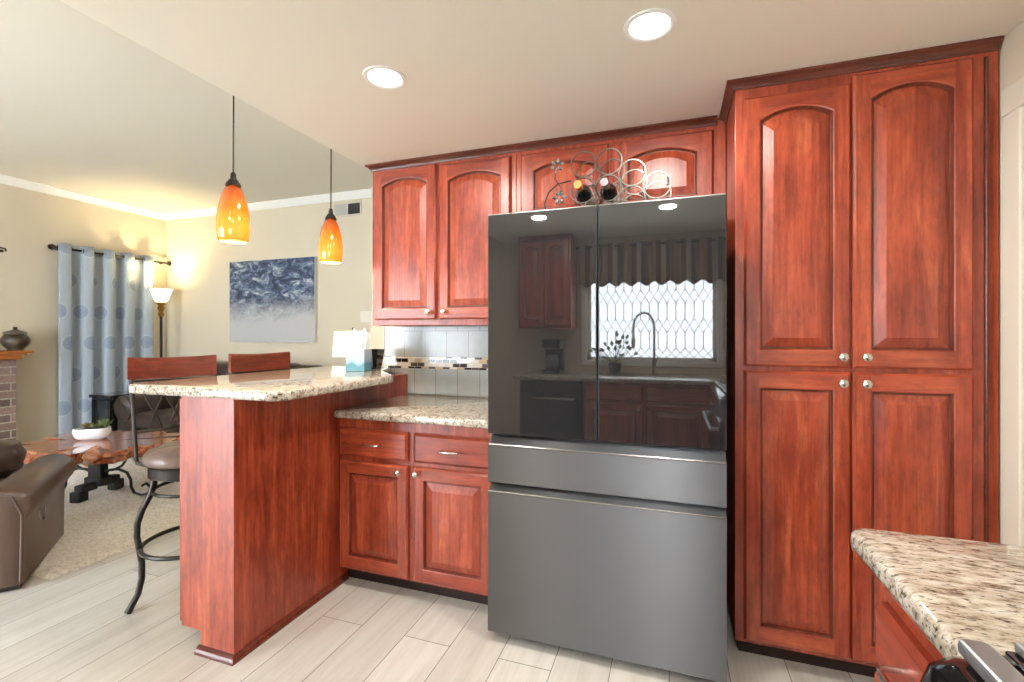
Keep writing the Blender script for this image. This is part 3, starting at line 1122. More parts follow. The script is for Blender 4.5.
for (x, z, cap, lab) in ((-0.378, 1.925, 'foil_gold', 'dark wine bottle with copper coloured cap in the ring rack'),
                         (-0.266, 1.923, 'foil_white', 'dark wine bottle with silver white cap in the ring rack')):
    w = thing('wine_bottle', lab, 'wine bottle', (x, RY, z - 0.012), 0, 'wine bottles in the rack')
    B().lathe([(0.004, 0.205), (0.030, 0.205), (0.0375, 0.198), (0.0375, 0.01), (0.034, -0.012), (0.022, -0.034), (0.0145, -0.052), (0.0135, -0.11), (0.0155, -0.112), (0.0155, -0.124), (0.004, -0.125)], (0, 0, 0), 24, axis='y').obj('glass_body', 'bottle', w, smooth=True)
    B().lathe([(0.0150, -0.070), (0.0155, -0.072), (0.0168, -0.112), (0.0168, -0.127), (0.004, -0.128)], (0, 0, 0), 20, axis='y').obj('cap', cap, w, smooth=True)
    B().lathe([(0.0379, 0.05), (0.0381, 0.051), (0.0381, 0.14), (0.0379, 0.141)], (0, 0, 0), 24, axis='y').obj('paper_label', 'label', w, smooth=True)

# ---------------------------------------------------------------- right-hand counter, cabinet and range
o = B().prism([(0.312, 0.668), (1.046, 0.668), (1.046, 1.047)] + fillet(0.312 + 0.035, 1.047 - 0.035, 0.035, 90, 180, 5), 0.875, 0.915, 0.014, 3).obj('countertop', 'granite_vein', smooth=True)
tag(o, 'streaked granite counter corner in the right foreground beside the range', 'countertop')
t = thing('base_cabinet', 'red cherry base cabinet under the streaked granite corner beside the range', 'cabinet', (0.362, 1.015, 0), -90)
B().box(0, 0.345, 0, 0.675, 0.09, 0.874, 0.002).obj('carcass', 'wood_v', t)
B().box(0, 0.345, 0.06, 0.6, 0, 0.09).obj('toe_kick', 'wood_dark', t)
drawer_front(t, 0.018, 0.330, 0.692, 0.802)
panel_door(t, 0.018, 0.330, 0.105, 0.684, 0, knob=(0.30, 0.61))

t = thing('range', 'black glass range with brushed steel front bar beside the streaked granite corner', 'stove', (0, 0, 0))
B().box(0.34, 1.04, -0.10, 0.662, 0.02, 0.918, 0.006).obj('body', 'black', t)
B().box(0.345, 1.04, -0.098, 0.660, 0.918, 0.930, 0.003).obj('cooktop', 'black_gloss', t)
# bulged control panel with rounded end
bm = bmesh.new()
prof = [(0.34, 0.775), (0.300, 0.780), (0.272, 0.80), (0.258, 0.835), (0.258, 0.875), (0.270, 0.910), (0.292, 0.924), (0.34, 0.928)]
cxp, czp = 0.31, 0.855
ys = [(0.662, 0.55), (0.658, 0.78), (0.645, 0.95), (0.625, 1.0), (-0.065, 1.0), (-0.085, 0.95), (-0.098, 0.78), (-0.10, 0.55)]
rings = []
for y, s in ys:
    rings.append([bm.verts.new((cxp + (x - cxp) * (s if x < cxp else 1), y, czp + (z - czp) * s)) for x, z in prof])
n = len(prof)
for i in range(len(rings) - 1):
    for k in range(n):
        bm.faces.new((rings[i][k], rings[i][(k + 1) % n], rings[i + 1][(k + 1) % n], rings[i + 1][k]))
bm.faces.new(rings[0][::-1])
bm.faces.new(rings[-1])
b = B()
b.bm.free()
b.bm = bm
b.obj('control_panel', 'black_gloss', t, smooth=True)
b = B().prism([(0.293, 0.634), (0.300, 0.640), (0.318, 0.640), (0.323, 0.632), (0.323, -0.095), (0.293, -0.095)], 0.930, 0.946, 0.004, 2)
b.obj('front_bar', 'steel', t)
b = B().box(0.262, 0.34, -0.095, 0.655, 0.20, 0.765, 0.006)
b.obj('oven_door', 'black_gloss', t)
B().tube([(0.262, 0.60, 0.72), (0.222, 0.60, 0.72), (0.215, 0.58, 0.72), (0.215, -0.02, 0.72), (0.222, -0.04, 0.72), (0.262, -0.04, 0.72)], 0.011, 10).obj('oven_handle', 'steel', t, smooth=True)
g = B()
for yc in (0.10, 0.46):
    for dx in (-0.14, 0.0, 0.14):
        g.box(0.69 + dx - 0.006, 0.69 + dx + 0.006, yc - 0.15, yc + 0.15, 0.945, 0.958, 0.002)
    for dy in (-0.15, 0.15):
        g.box(0.42, 0.96, yc + dy - 0.006, yc + dy + 0.006, 0.945, 0.958, 0.002)
    for (dx, dy) in ((0.43, -0.15), (0.43, 0.15), (0.95, -0.15), (0.95, 0.15)):
        g.box(dx - 0.008, dx + 0.008, yc + dy - 0.008, yc + dy + 0.008, 0.930, 0.946)
g.obj('grate', 'black_iron', t)
B().box(0.352, 0.98, 0.640, 0.658, 0.930, 0.942, 0.003).obj('side_trim', 'steel', t)

# ---------------------------------------------------------------- pendant lamps and recessed ceiling lights
def pendant(y, label):
    p = thing('pendant_lamp', label, 'pendant lamp', (-1.80, y, 0), 0, 'pendant lamps above the breakfast bar')
    zb = 1.682
    B().tube([(0, 0, zb + 0.268), (0.002, 0, zb + 0.6), (0, 0, LZ - 0.02)], 0.0032, 8).obj('cord', 'cord', p, smooth=True)
    B().lathe([(0.055, LZ - 0.001), (0.055, LZ - 0.012), (0.02, LZ - 0.03), (0.006, LZ - 0.034)], (0, 0, 0), 24).obj('canopy', 'iron', p, smooth=True)
    B().lathe([(0.006, 0.30), (0.011, 0.292), (0.012, 0.272), (0.017, 0.268), (0.030, 0.246), (0.031, 0.240), (0.004, 0.240)], (0, 0, zb), 20).obj('socket_cap', 'iron', p, smooth=True)
    out = [(0.025, 0.240), (0.036, 0.221), (0.049, 0.188), (0.059, 0.145), (0.0650, 0.095), (0.0645, 0.050), (0.060, 0.012), (0.056, 0.0)]
    inn = [(r - 0.004, z) for r, z in reversed(out)]
    bm = B()
    rings = []
    for r, z in out + inn:
        rings.append([bm.bm.verts.new((r * math.cos(2 * math.pi * k / 28), r * math.sin(2 * math.pi * k / 28), z)) for k in range(28)])
    N = len(rings)
    for i in range(N):
        for k in range(28):
            bm.bm.faces.new((rings[i][k], rings[i][(k + 1) % 28], rings[(i + 1) % N][(k + 1) % 28], rings[(i + 1) % N][k]))
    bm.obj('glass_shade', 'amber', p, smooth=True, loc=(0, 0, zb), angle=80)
    B().lathe([(0.003, 0.12), (0.016, 0.115), (0.026, 0.09), (0.028, 0.06), (0.018, 0.032), (0.003, 0.024)], (0, 0, zb), 16).obj('bulb', 'lamp_on', p, smooth=True)
    area_light('pendant_glow', (0, 0, zb + 0.012), (0, 0, 0), 0.10, 0.10, 2.2, (1.0, 0.72, 0.38), p, 'DISK')


pendant(1.515, 'amber glass pendant lamp hanging over the near end of the bar')
pendant(2.125, 'amber glass pendant lamp hanging near the far wall end of the bar')


def can_light(x, y, label, seen=True):
    p = thing('ceiling_light', label, 'ceiling light', (x, y, CZ), 0, 'recessed lights in the kitchen ceiling')
    rim = [(0.082, 0.0), (0.081, -0.004), (0.074, -0.006), (0.064, -0.003), (0.062, 0.0)]
    bm = B()
    rings = [[bm.bm.verts.new((r * math.cos(2 * math.pi * k / 32), r * math.sin(2 * math.pi * k / 32), z - 0.0005)) for k in range(32)] for r, z in rim]
    for i in range(len(rim)):
        for k in range(32):
            bm.bm.faces.new((rings[i][k], rings[i][(k + 1) % 32], rings[(i + 1) % len(rim)][(k + 1) % 32], rings[(i + 1) % len(rim)][k]))
    bm.obj('trim_ring', 'trim', p, smooth=True)
    B().lathe([(0.002, -0.003), (0.05, -0.0035), (0.0635, -0.002), (0.0635, -0.0005)], (0, 0, 0), 32).obj('diffuser', 'lamp_on', p, smooth=True)
    area_light('can_glow', (0, 0, -0.012), (0, 0, 0), 0.12, 0.12, POWER_CAN, (1.0, 0.96, 0.90), p, 'DISK')


can_light(-1.05, 1.54, 'round recessed ceiling light in front of the arched wall cabinets')
can_light(-0.068, 1.56, 'round recessed ceiling light above the refrigerator and pantry')
can_light(-1.055, -0.16, 'round recessed ceiling light mirrored in the left refrigerator door')
can_light(-0.03, -0.16, 'round recessed ceiling light mirrored in the right refrigerator door')

# ---------------------------------------------------------------- bar stools
def stool(x, y, rz, label):
    s = thing('bar_stool', label, 'bar stool', (x, y, 0), rz, 'bar stools along the breakfast bar')

    def tuft(r, z, a):
        k = min(1, r / 0.2)
        return (r * (1 + 0.008 * abs(math.cos(4 * a)) * k), z - (0.006 * (1 - abs(math.sin(4 * a))) ** 3 * k if z > 0.02 else 0))
    B().lathe([(0.004, 0.066), (0.02, 0.070), (0.06, 0.076), (0.10, 0.078), (0.15, 0.073), (0.185, 0.060), (0.203, 0.040), (0.205, 0.018), (0.195, 0.002), (0.16, 0.0), (0.01, 0.0)], (0, 0, 0.675), 64, fn=tuft).obj('seat', 'leather_seat', s, smooth=True, angle=70)
    B().lathe([(0.01, 0.0), (0.178, 0.0), (0.186, 0.004), (0.186, 0.048), (0.19, 0.055), (0.15, 0.06), (0.01, 0.06)], (0, 0, 0.615), 40).obj('seat_ring', 'iron', s, smooth=True)
    for k in range(4):
        a = R(73 + 90 * k)
        prof = [(0.160, 0.625), (0.162, 0.575), (0.176, 0.525), (0.205, 0.465), (0.222, 0.405), (0.224, 0.345), (0.214, 0.280), (0.206, 0.220), (0.206, 0.150), (0.220, 0.080), (0.246, 0.025), (0.256, 0.006)]
        rad = [0.013] * 10 + [0.014, 0.016]
        B().tube([(r * math.cos(a), r * math.sin(a), z) for r, z in prof], rad, 10).obj('leg', 'iron', s, smooth=True)
    B().tube([(0.212 * math.cos(2 * math.pi * i / 40), 0.212 * math.sin(2 * math.pi * i / 40), 0.285) for i in range(40)], 0.010, 8, closed=True).obj('footrest_ring', 'iron', s, smooth=True)
    B().tube([(0.168 * math.cos(2 * math.pi * i / 36), 0.168 * math.sin(2 * math.pi * i / 36), 0.545) for i in range(36)], 0.008, 8, closed=True).obj('brace_ring', 'iron', s, smooth=True)
    for sy in (-1, 1):
        B().tube([(-0.10, sy * 0.130, 0.640), (-0.270, sy * 0.168, 0.640), (-0.281, sy * 0.171, 0.66), (-0.303, sy * 0.176, 0.86), (-0.333, sy * 0.184, 1.10)], 0.0115, 8, sx=0.8).obj('back_post', 'iron', s, smooth=True)
    B().tube([(-0.297, -0.174, 0.79), (-0.305, 0, 0.79), (-0.297, 0.174, 0.79)], 0.009, 8).obj('back_crossbar', 'iron', s, smooth=True)
    for yc in (-0.088, 0.0, 0.088):
        pl = []
        for i in range(33):
            u = i / 32.0
            # ribbon loop: the two ends cross above the crossbar, an oval above them
            pl.append((-0.303 - 0.030 * math.sin(math.pi * u), yc - 0.040 * math.sin(2 * math.pi * (u - 0.5) * 1.25), 0.79 + 0.245 * math.sin(math.pi * u) ** 0.9))
        B().tube(pl, 0.0065, 8).obj('back_loop', 'iron', s, smooth=True)
    # curved wooden head rail
    bm = B()
    rings = []
    NN = 12
    for i in range(NN + 1):
        u = -1 + 2 * i / NN
        yv = 0.197 * u
        xb = -0.350 + 0.026 * u * u
        zt = 1.158 + 0.008 * u * u
        zb = 1.050 + 0.004 * u * u
        rings.append([bm.bm.verts.new(p) for p in ((xb + 0.012, yv, zb), (xb + 0.012, yv, zt - 0.006), (xb + 0.005, yv, zt), (xb - 0.008, yv, zt), (xb - 0.013, yv, zt - 0.006), (xb - 0.013, yv, zb))])
    for i in range(NN):
        for k in range(6):
            bm.bm.faces.new((rings[i][k], rings[i][(k + 1) % 6], rings[i + 1][(k + 1) % 6], rings[i + 1][k]))
    bm.bm.faces.new(rings[0])
    bm.bm.faces.new(rings[-1][::-1])
    bm.obj('head_rail', 'rail_wood', s, smooth=True)
    B().tube([(-0.327, -0.184, 1.046), (-0.353, 0, 1.044), (-0.327, 0.184, 1.046)], 0.010, 8).obj('rail_support', 'iron', s, smooth=True)
    return s


M['rail_wood'] = cherry('stool_rail_wood', 1, 0.74)
stool(-2.20, 1.645, -20, 'near metal bar stool with taupe tufted seat and scrolled back at the bar end')
stool(-2.15, 2.22, -10, 'farther bar stool at the bar, mostly hidden, only its wooden head rail showing')

# ---------------------------------------------------------------- things on the bar and the wall
t = thing('tissue_box', 'pale blue tissue box with wave print and a tissue sticking out on the bar', 'tissue box', (-1.742, 2.295, 1.0665), 14)
B().box(-0.056, 0.056, -0.056, 0.056, 0, 0.128, 0.003).obj('carton', 'carton', t)
ts = B()
random.seed(3)
base = []
NU, NV = 24, 7
for j in range(NV):
    v = j / (NV - 1)
    rg = []
    for i in range(NU):
        a = 2 * math.pi * i / NU
        rr_ = (0.018 + 0.030 * v - 0.022 * v ** 3) * (1 + 0.45 * v * math.sin(3 * a + 1.3) + 0.22 * math.sin(7 * a + 3 * v))
        rg.append(ts.bm.verts.new((rr_ * math.cos(a) * 1.15, rr_ * math.sin(a) * 0.75, 0.127 + 0.100 * v + 0.020 * v * math.sin(2 * a + 0.5) + 0.010 * v * math.sin(5 * a))))
    base.append(rg)
for j in range(NV - 1):
    for i in range(NU):
        ts.bm.faces.new((base[j][i], base[j][(i + 1) % NU], base[j + 1][(i + 1) % NU], base[j + 1][i]))
top_c = ts.bm.verts.new((0.004, 0, 0.205))
for i in range(NU):
    ts.bm.faces.new((base[-1][i], base[-1][(i + 1) % NU], top_c))
ts.bm.faces.new(base[0][::-1])
ts.obj('tissue', 'tissue', t, smooth=True)
t = thing('flower_pot', 'black tapered pot with speckled grey face standing behind the tissue box', 'pot', (-1.757, 2.455, 1.0665), 10)
bm = bmesh.new()
lo = [bm.verts.new((sx * 0.036, sy * 0.036, 0)) for sx, sy in ((-1, -1), (1, -1), (1, 1), (-1, 1))]
hi = [bm.verts.new((sx * 0.052, sy * 0.052, 0.122)) for sx, sy in ((-1, -1), (1, -1), (1, 1), (-1, 1))]
ih = [bm.verts.new((sx * 0.045, sy * 0.045, 0.122)) for sx, sy in ((-1, -1), (1, -1), (1, 1), (-1, 1))]
il = [bm.verts.new((sx * 0.042, sy * 0.042, 0.10)) for sx, sy in ((-1, -1), (1, -1), (1, 1), (-1, 1))]
bm.faces.new(lo[::-1])
for A_, C_ in ((lo, hi), (hi, ih), (ih, il)):
    for k in range(4):
        bm.faces.new((A_[k], A_[(k + 1) % 4], C_[(k + 1) % 4], C_[k]))
bm.faces.new(il)
b = B()
b.bm.free()
b.bm = bm
b.obj('pot_body', 'black_gloss', t)
B().prism([(-0.036, -0.050), (0.016, -0.050), (0.016, -0.040), (-0.036, -0.040)], 0.012, 0.110, 0.001, 1).obj('speckled_face', 'granite_cup', t)

t = thing('wall_switch', 'ivory double switch plate on the wall left of the arched wall cabinet', 'light switch', (-3.10, YL, 1.475))
B().box(-0.066, 0.066, -0.008, 0, -0.06, 0.06, 0.004).obj('cover_plate', 'plate', t)
for x in (-0.03, 0.03):
    B().box(x - 0.014, x + 0.014, -0.012, -0.007, -0.032, 0.032, 0.003).obj('rocker', 'plate', t)

# ---------------------------------------------------------------- living room
# painting on the back wall
t = thing('painting', 'large unframed canvas of dark blue sea over pale grey hanging on the back wall', 'painting', (-4.37, YL, 1.196))
B().box(-0.632, 0.632, -0.042, -0.002, 0, 0.955, 0.003).obj('canvas_stretcher', 'canvas', t)
B().box(-0.628, 0.628, -0.0445, -0.0425, 0.004, 0.951).obj('painted_face', 'painting', t)

# air vent
t = thing('air_vent', 'wall air vent with half dark louvres under the crown moulding', 'vent', (-3.335, YL, 2.645))
f = B()
f.box(-0.185, 0.185, -0.010, 0, 0.058, 0.078, 0.003).box(-0.185, 0.185, -0.010, 0, -0.078, -0.058, 0.003)
f.box(-0.185, -0.165, -0.010, 0, -0.058, 0.058, 0.003).box(0.165, 0.185, -0.010, 0, -0.058, 0.058, 0.003)
f.box(-0.008, 0.008, -0.010, 0, -0.058, 0.058, 0.002)
f.obj('frame', 'cream_vent', t)
B().box(-0.008, 0.166, -0.002, -0.0005, -0.06, 0.06).obj('duct_opening', 'vent_dark', t)
B().box(-0.166, -0.008, -0.006, -0.0005, -0.06, 0.06).obj('closed_damper', 'damper_grey', t)
f = B()
for k in range(7):
    z = -0.05 + k * 0.0165
    f.box(0.008, 0.166, -0.008, -0.004, z - 0.002, z + 0.002)
f.obj('louvres', 'vent_dark', t)

# curtain rod and curtain on the left wall
RX = XL + 0.075
t = thing('curtain_rod', 'dark curtain rod with ball finials on the left wall', 'curtain rod', (RX, 3.6, 2.19))
B().tube([(0, -0.58, 0), (0, 0.57, 0)], 0.012, 10).obj('rod', 'iron', t, smooth=True)
for yv in (-0.60, 0.59):
    B().lathe([(0.004, -0.03), (0.022, -0.024), (0.032, 0), (0.022, 0.024), (0.004, 0.03)], (0, yv, 0), 16, axis='y').obj('finial', 'iron', t, smooth=True)
for yv in (-0.53, 0.52):
    B().tube([(0, yv, 0), (-0.045, yv, -0.01), (-0.074, yv, -0.01)], 0.008, 8).obj('bracket', 'iron', t, smooth=True)
t = thing('curtain', 'pale blue grey curtain with round dot print hanging on the left wall', 'curtain', (RX, 3.05, 0))
cb = B()
bm = cb.bm
uvl = bm.loops.layers.uv.new('UVMap')
NS, NZ = 150, 20
ztop, zbot = 2.245, 0.05
cols = []
s_acc = 0
prev = None
for i in range(NS + 1):
    u = i / NS
    nf = 4.5
    ph = u * nf * 2 * math.pi
    amp = 0.042
    x = amp * math.sin(ph) + 0.006 * math.sin(ph * 2.3 + 1)
    y = u * 0.93 - 0.022 * math.sin(2 * ph)
    if prev:
        s_acc += math.hypot(x - prev[0], y - prev[1])
    prev = (x, y)
    cols.append((x, y, s_acc))
front = []
for (x, y, s) in cols:
    row = []
    for j in range(NZ + 1):
        v = j / NZ
        z = ztop + (zbot - ztop) * v
        k = 1 + 0.12 * v
        row.append((bm.verts.new((x * k * (1 - 0.1 * v), y + 0.012 * v * math.sin(s * 9), z)), s, z))
    front.append(row)
for i in range(NS):
    for j in range(NZ):
        q = (front[i][j], front[i + 1][j], front[i + 1][j + 1], front[i][j + 1])
        f = bm.faces.new([a[0] for a in q])
        for lp, a in zip(f.loops, q):
            lp[uvl].uv = (a[1], a[2])
cur = cb.obj('cloth_panel', 'curtain', t, smooth=True, angle=80)
sd = cur.modifiers.new('thickness', 'SOLIDIFY')
sd.thickness = 0.003
# grommets where the cloth crosses the rod
for i in range(9):
    yv = (i + 0.0) / 9 * 0.93 + 0.005
    B().tube([(0.027 * math.cos(a), yv + 0.0, 2.19 - RX * 0 - 0 + 0.027 * math.sin(a)) for a in [2 * math.pi * k / 18 for k in range(18)]], 0.005, 6, closed=True).obj('grommet', 'iron', t, smooth=True)

# torchiere floor lamp in the corner
t = thing('floor_lamp', 'tall torchiere floor lamp with lit glass bowl in the far corner', 'floor lamp', (-5.83, 3.93, 0))
B().lathe([(0.01, 0), (0.135, 0), (0.14, 0.012), (0.12, 0.026), (0.05, 0.04), (0.022, 0.06), (0.01, 0.062)], (0, 0, 0), 28).obj('base', 'black_iron', t, smooth=True)
B().lathe([(0.004, 0.05), (0.014, 0.05), (0.014, 0.85), (0.020, 0.86), (0.020, 0.89), (0.014, 0.90), (0.014, 1.50), (0.004, 1.50)], (0, 0, 0), 16).obj('pole', 'black_iron', t, smooth=True)
B().lathe([(0.004, 1.50), (0.022, 1.50), (0.034, 1.53), (0.020, 1.56), (0.040, 1.60), (0.026, 1.635), (0.050, 1.655), (0.044, 1.67), (0.004, 1.67)], (0, 0, 0), 20).obj('stem_ornament', 'brass', t, smooth=True)
sh = [(0.035, 1.672), (0.060, 1.685), (0.078, 1.72), (0.092, 1.775), (0.118, 1.83)]
shi = [(r - 0.005, z + 0.003) for r, z in reversed(sh)]
bm = B()
rings = [[bm.bm.verts.new((r * math.cos(2 * math.pi * k / 28), r * math.sin(2 * math.pi * k / 28), z)) for k in range(28)] for r, z in sh + shi]
for i in range(len(rings)):
    for k in range(28):
        j = (i + 1) % len(rings)
        bm.bm.faces.new((rings[i][k], rings[i][(k + 1) % 28], rings[j][(k + 1) % 28], rings[j][k]))
bm.obj('glass_bowl', 'bowl_glass', t, smooth=True, angle=80)
sp_ = bpy.data.lights.new('torchiere_glow', 'SPOT')
sp_.energy = POWER_TORCHIERE
sp_.spot_size = R(118)
sp_.spot_blend = 0.6
sp_.shadow_soft_size = 0.06
sp_.color = (1.0, 0.82, 0.48)
spo = bpy.data.objects.new('torchiere_glow', sp_)
COL.objects.link(spo)
spo.parent = t
spo.location = (0, 0, 1.84)
spo.rotation_euler = (R(180), 0, 0)
point_light('torchiere_bulb', (0, 0, 1.78), 0.04, 4, (1.0, 0.82, 0.48), t)
B().tube([(0.02, 0.0, 1.62), (0.05, -0.02, 1.61), (0.055, -0.02, 1.54)], 0.003, 6).obj('pull_chain', 'brass', t)

# black end table in the corner
t = thing('end_table', 'black end table standing between curtain and dark sofa', 'side table', (-5.78, 3.50, 0))
B().box(-0.19, 0.18, -0.23, 0.23, 0.60, 0.635, 0.004).obj('table_top', 'black_gloss', t)
B().box(-0.175, 0.165, -0.21, 0.21, 0.16, 0.60, 0.004).obj('case', 'black', t)
B().box(-0.16, 0.15, -0.222, -0.21, 0.19, 0.58, 0.004).obj('front_panel', 'black_gloss', t)
for sx in (-0.15, 0.14):
    for sy in (-0.18, 0.18):
        B().box(sx - 0.02, sx + 0.02, sy - 0.02, sy + 0.02, 0, 0.16, 0.003).obj('leg', 'black', t)

# dark sofa below the painting
t = thing('sofa', 'dark brown leather sofa along the back wall below the painting', 'sofa', (-4.52, 3.72, 0))
B().box(-0.95, 0.95, -0.36, 0.36, 0.06, 0.30, 0.02).obj('base', 'leather_dark', t, smooth=True)
for sx in (-1, 1):
    a = B().box(min(sx * 0.80, sx * 1.06), max(sx * 0.80, sx * 1.06), -0.42, 0.36, 0.05, 0.50, 0.04, 3)
    a.tube([(sx * 0.93, -0.46, 0.50), (sx * 0.93, -0.44, 0.505), (sx * 0.93, 0.34, 0.52)], [0.10, 0.135, 0.135], 18)
    a.obj('arm', 'leather_dark', t, smooth=True)
for k in range(2):
    x0 = -0.79 + k * 0.80
    B().box(x0, x0 + 0.78, -0.42, 0.20, 0.29, 0.47, 0.055, 4).obj('seat_cushion', 'leather_dark', t, smooth=True)
    B().box(x0, x0 + 0.78, 0.08, 0.32, 0.44, 0.98, 0.08, 4).obj('back_cushion', 'leather_dark', t, smooth=True)
B().box(-0.98, 0.98, 0.26, 0.42, 0.06, 0.95, 0.05, 3).obj('back', 'leather_dark', t, smooth=True)
for sx in (-0.9, 0.9):
    for sy in (-0.3, 0.3):
        B().lathe([(0.004, 0), (0.025, 0), (0.03, 0.062), (0.004, 0.062)], (sx, sy, 0), 12).obj('foot', 'black', t)

# lamp on a side table right of the sofa
t = thing('side_table', 'small dark side table right of the sofa under the white shaded lamp', 'side table', (-2.99, 3.85, 0))
B().lathe([(0.01, 0.60), (0.24, 0.60), (0.25, 0.612), (0.24, 0.625), (0.01, 0.625)], (0, 0, 0), 28).obj('table_top', 'rail_wood', t, smooth=True)
B().lathe([(0.01, 0.05), (0.03, 0.05), (0.024, 0.3), (0.035, 0.58), (0.01, 0.60)], (0, 0, 0), 16).obj('column', 'rail_wood', t, smooth=True)
B().lathe([(0.01, 0.0), (0.17, 0.0), (0.16, 0.02), (0.04, 0.05), (0.01, 0.05)], (0, 0, 0), 24).obj('foot', 'rail_wood', t, smooth=True)
t = thing('table_lamp', 'table lamp with white rectangular shade beyond the tissue box', 'table lamp', (-2.99, 3.85, 0.6255), 19)
B().lathe([(0.01, 0), (0.075, 0), (0.08, 0.015), (0.05, 0.03), (0.03, 0.08), (0.055, 0.18), (0.06, 0.26), (0.03, 0.36), (0.012, 0.40), (0.012, 0.45), (0.004, 0.45)], (0, 0, 0), 24).obj('lamp_base', 'granite_cup', t, smooth=True)
bm = bmesh.new()
q = ((-1, -1), (1, -1), (1, 1), (-1, 1))
L4 = [[bm.verts.new((sx * a, sy * c_, z)) for sx, sy in q] for a, c_, z in ((0.165, 0.12, 0.44), (0.148, 0.106, 0.69), (0.144, 0.102, 0.69), (0.161, 0.116, 0.44))]
for i in range(4):
    for k in range(4):
        bm.faces.new((L4[i][k], L4[i][(k + 1) % 4], L4[(i + 1) % 4][(k + 1) % 4], L4[(i + 1) % 4][k]))
b = B()
b.bm.free()
b.bm = bm
b.obj('lamp_shade', 'shade_white', t)
fn_ = B().lathe([(0.003, 0.44), (0.004, 0.70), (0.011, 0.705), (0.013, 0.715), (0.004, 0.728)], (0, 0, 0), 12)
fn_.box(-0.145, 0.145, -0.003, 0.003, 0.684, 0.689)
fn_.obj('finial', 'black_iron', t, smooth=True)

# rug: deep pile surface over its backing
t_rug = B()
bm = t_rug.bm
NXr, NYr = 90, 70
rx0, rx1, ry0, ry1 = -5.45, -3.06, 1.50, 3.22
g = []
random.seed(11)
for i in range(NXr + 1):
    row = []
    for j in range(NYr + 1):
        e = 0.0 if (i in (0, NXr) or j in (0, NYr)) else 0.012 + random.random() * 0.010
        row.append(bm.verts.new((rx0 + (rx1 - rx0) * i / NXr + random.uniform(-0.008, 0.008), ry0 + (ry1 - ry0) * j / NYr + random.uniform(-0.008, 0.008), 0.002 + e)))
    g.append(row)
for i in range(NXr):
    for j in range(NYr):
        bm.faces.new((g[i][j], g[i + 1][j], g[i + 1][j + 1], g[i][j + 1]))
o = t_rug.obj('rug', 'rug', None, smooth=True, angle=180)
tag(o, 'beige shag rug lying under the burl coffee table', 'rug')

# burl coffee table on scrolled black iron base
t = thing('coffee_table', 'live-edge burl wood coffee table on black scrolled iron legs', 'coffee table', (-4.25, 2.39, 0.0245), 15)
bm = B()
random.seed(5)
NA = 72
outl = []
for i in range(NA):
    a = 2 * math.pi * i / NA
    e = 1.0 / (abs(math.cos(a)) ** 2.6 + abs(math.sin(a)) ** 2.6) ** (1 / 2.6)
    jag = 1 + 0.05 * math.sin(5 * a + 1) + 0.05 * math.sin(9 * a + 2.2) + random.uniform(-0.075, 0.075)
    x, y = 0.55 * e * math.cos(a) * jag, 0.40 * e * math.sin(a) * jag
    if math.cos(a) < -0.75:       # a split in the left end
        x += 0.24 * math.exp(-((y - 0.02) / 0.06) ** 2)
    outl.append((x, y))
lev = [(0.332, 0.93), (0.350, 1.0), (0.372, 0.985), (0.392, 1.03), (0.410, 0.99), (0.424, 0.97)]
rings = []
for z, s in lev:
    rings.append([bm.bm.verts.new((x * s + random.uniform(-0.014, 0.014), y * s + random.uniform(-0.014, 0.014), z + random.uniform(-0.006, 0.006) * (1.3 if z < 0.42 else 0.0))) for x, y in outl])
for i in range(len(rings) - 1):
    for k in range(NA):
        bm.bm.faces.new((rings[i][k], rings[i][(k + 1) % NA], rings[i + 1][(k + 1) % NA], rings[i + 1][k]))
for rg, z in ((rings[0], 0.332), (rings[-1], 0.424)):
    c_ = bm.bm.verts.new((0.02, 0, z))
    for k in range(NA):
        bm.bm.faces.new((rg[k], rg[(k + 1) % NA], c_))
bm.obj('slab_top', 'burl', t, smooth=True, angle=35)
pd_ = B()
pd_.box(-0.055, 0.055, -0.035, 0.035, 0.09, 0.336, 0.008)
pd_.box(-0.075, 0.075, -0.055, 0.055, 0.29, 0.336, 0.006)
pd_.box(-0.07, 0.07, -0.05, 0.05, 0.08, 0.15, 0.008)
pd_.obj('pedestal', 'black_iron', t)
for sy in (-1, 1):
    f = B()
    f.box(-0.035, 0.035, min(sy * 0.03, sy * 0.16), max(sy * 0.03, sy * 0.16), 0.06, 0.12, 0.01)
    f.box(-0.04, 0.04, min(sy * 0.11, sy * 0.19), max(sy * 0.11, sy * 0.19), 0.0, 0.08, 0.01)
    f.obj('foot', 'black_iron', t)
for sx in (-1, 1):
    sc = []
    for (u, z) in [(0.05, 0.17), (0.10, 0.20), (0.17, 0.205), (0.24, 0.18), (0.27, 0.13), (0.275, 0.07), (0.30, 0.025), (0.36, 0.008), (0.42, 0.025), (0.435, 0.07), (0.40, 0.10), (0.365, 0.08)]:
        sc.append((sx * u, 0, z))
    B().tube(sc, 0.010, 8).obj('scroll_leg', 'black_iron', t, smooth=True)
    up = [(sx * u, 0, z) for u, z in [(0.05, 0.19), (0.13, 0.20), (0.20, 0.235), (0.23, 0.275), (0.21, 0.308), (0.15, 0.328), (0.09, 0.330)]]
    B().tube(up, 0.009, 8).obj('scroll_brace', 'black_iron', t, smooth=True)

# white planter with succulents
t = thing('planter', 'white lobed ceramic bowl of succulents on the burl coffee table', 'planter', (-4.37, 2.43, 0.4490), 19)
t.scale = (0.84, 0.84, 1.0)


def lobes(r, z, a):
    return (r * (1 + 0.13 * math.cos(3 * a + 0.6)), z)


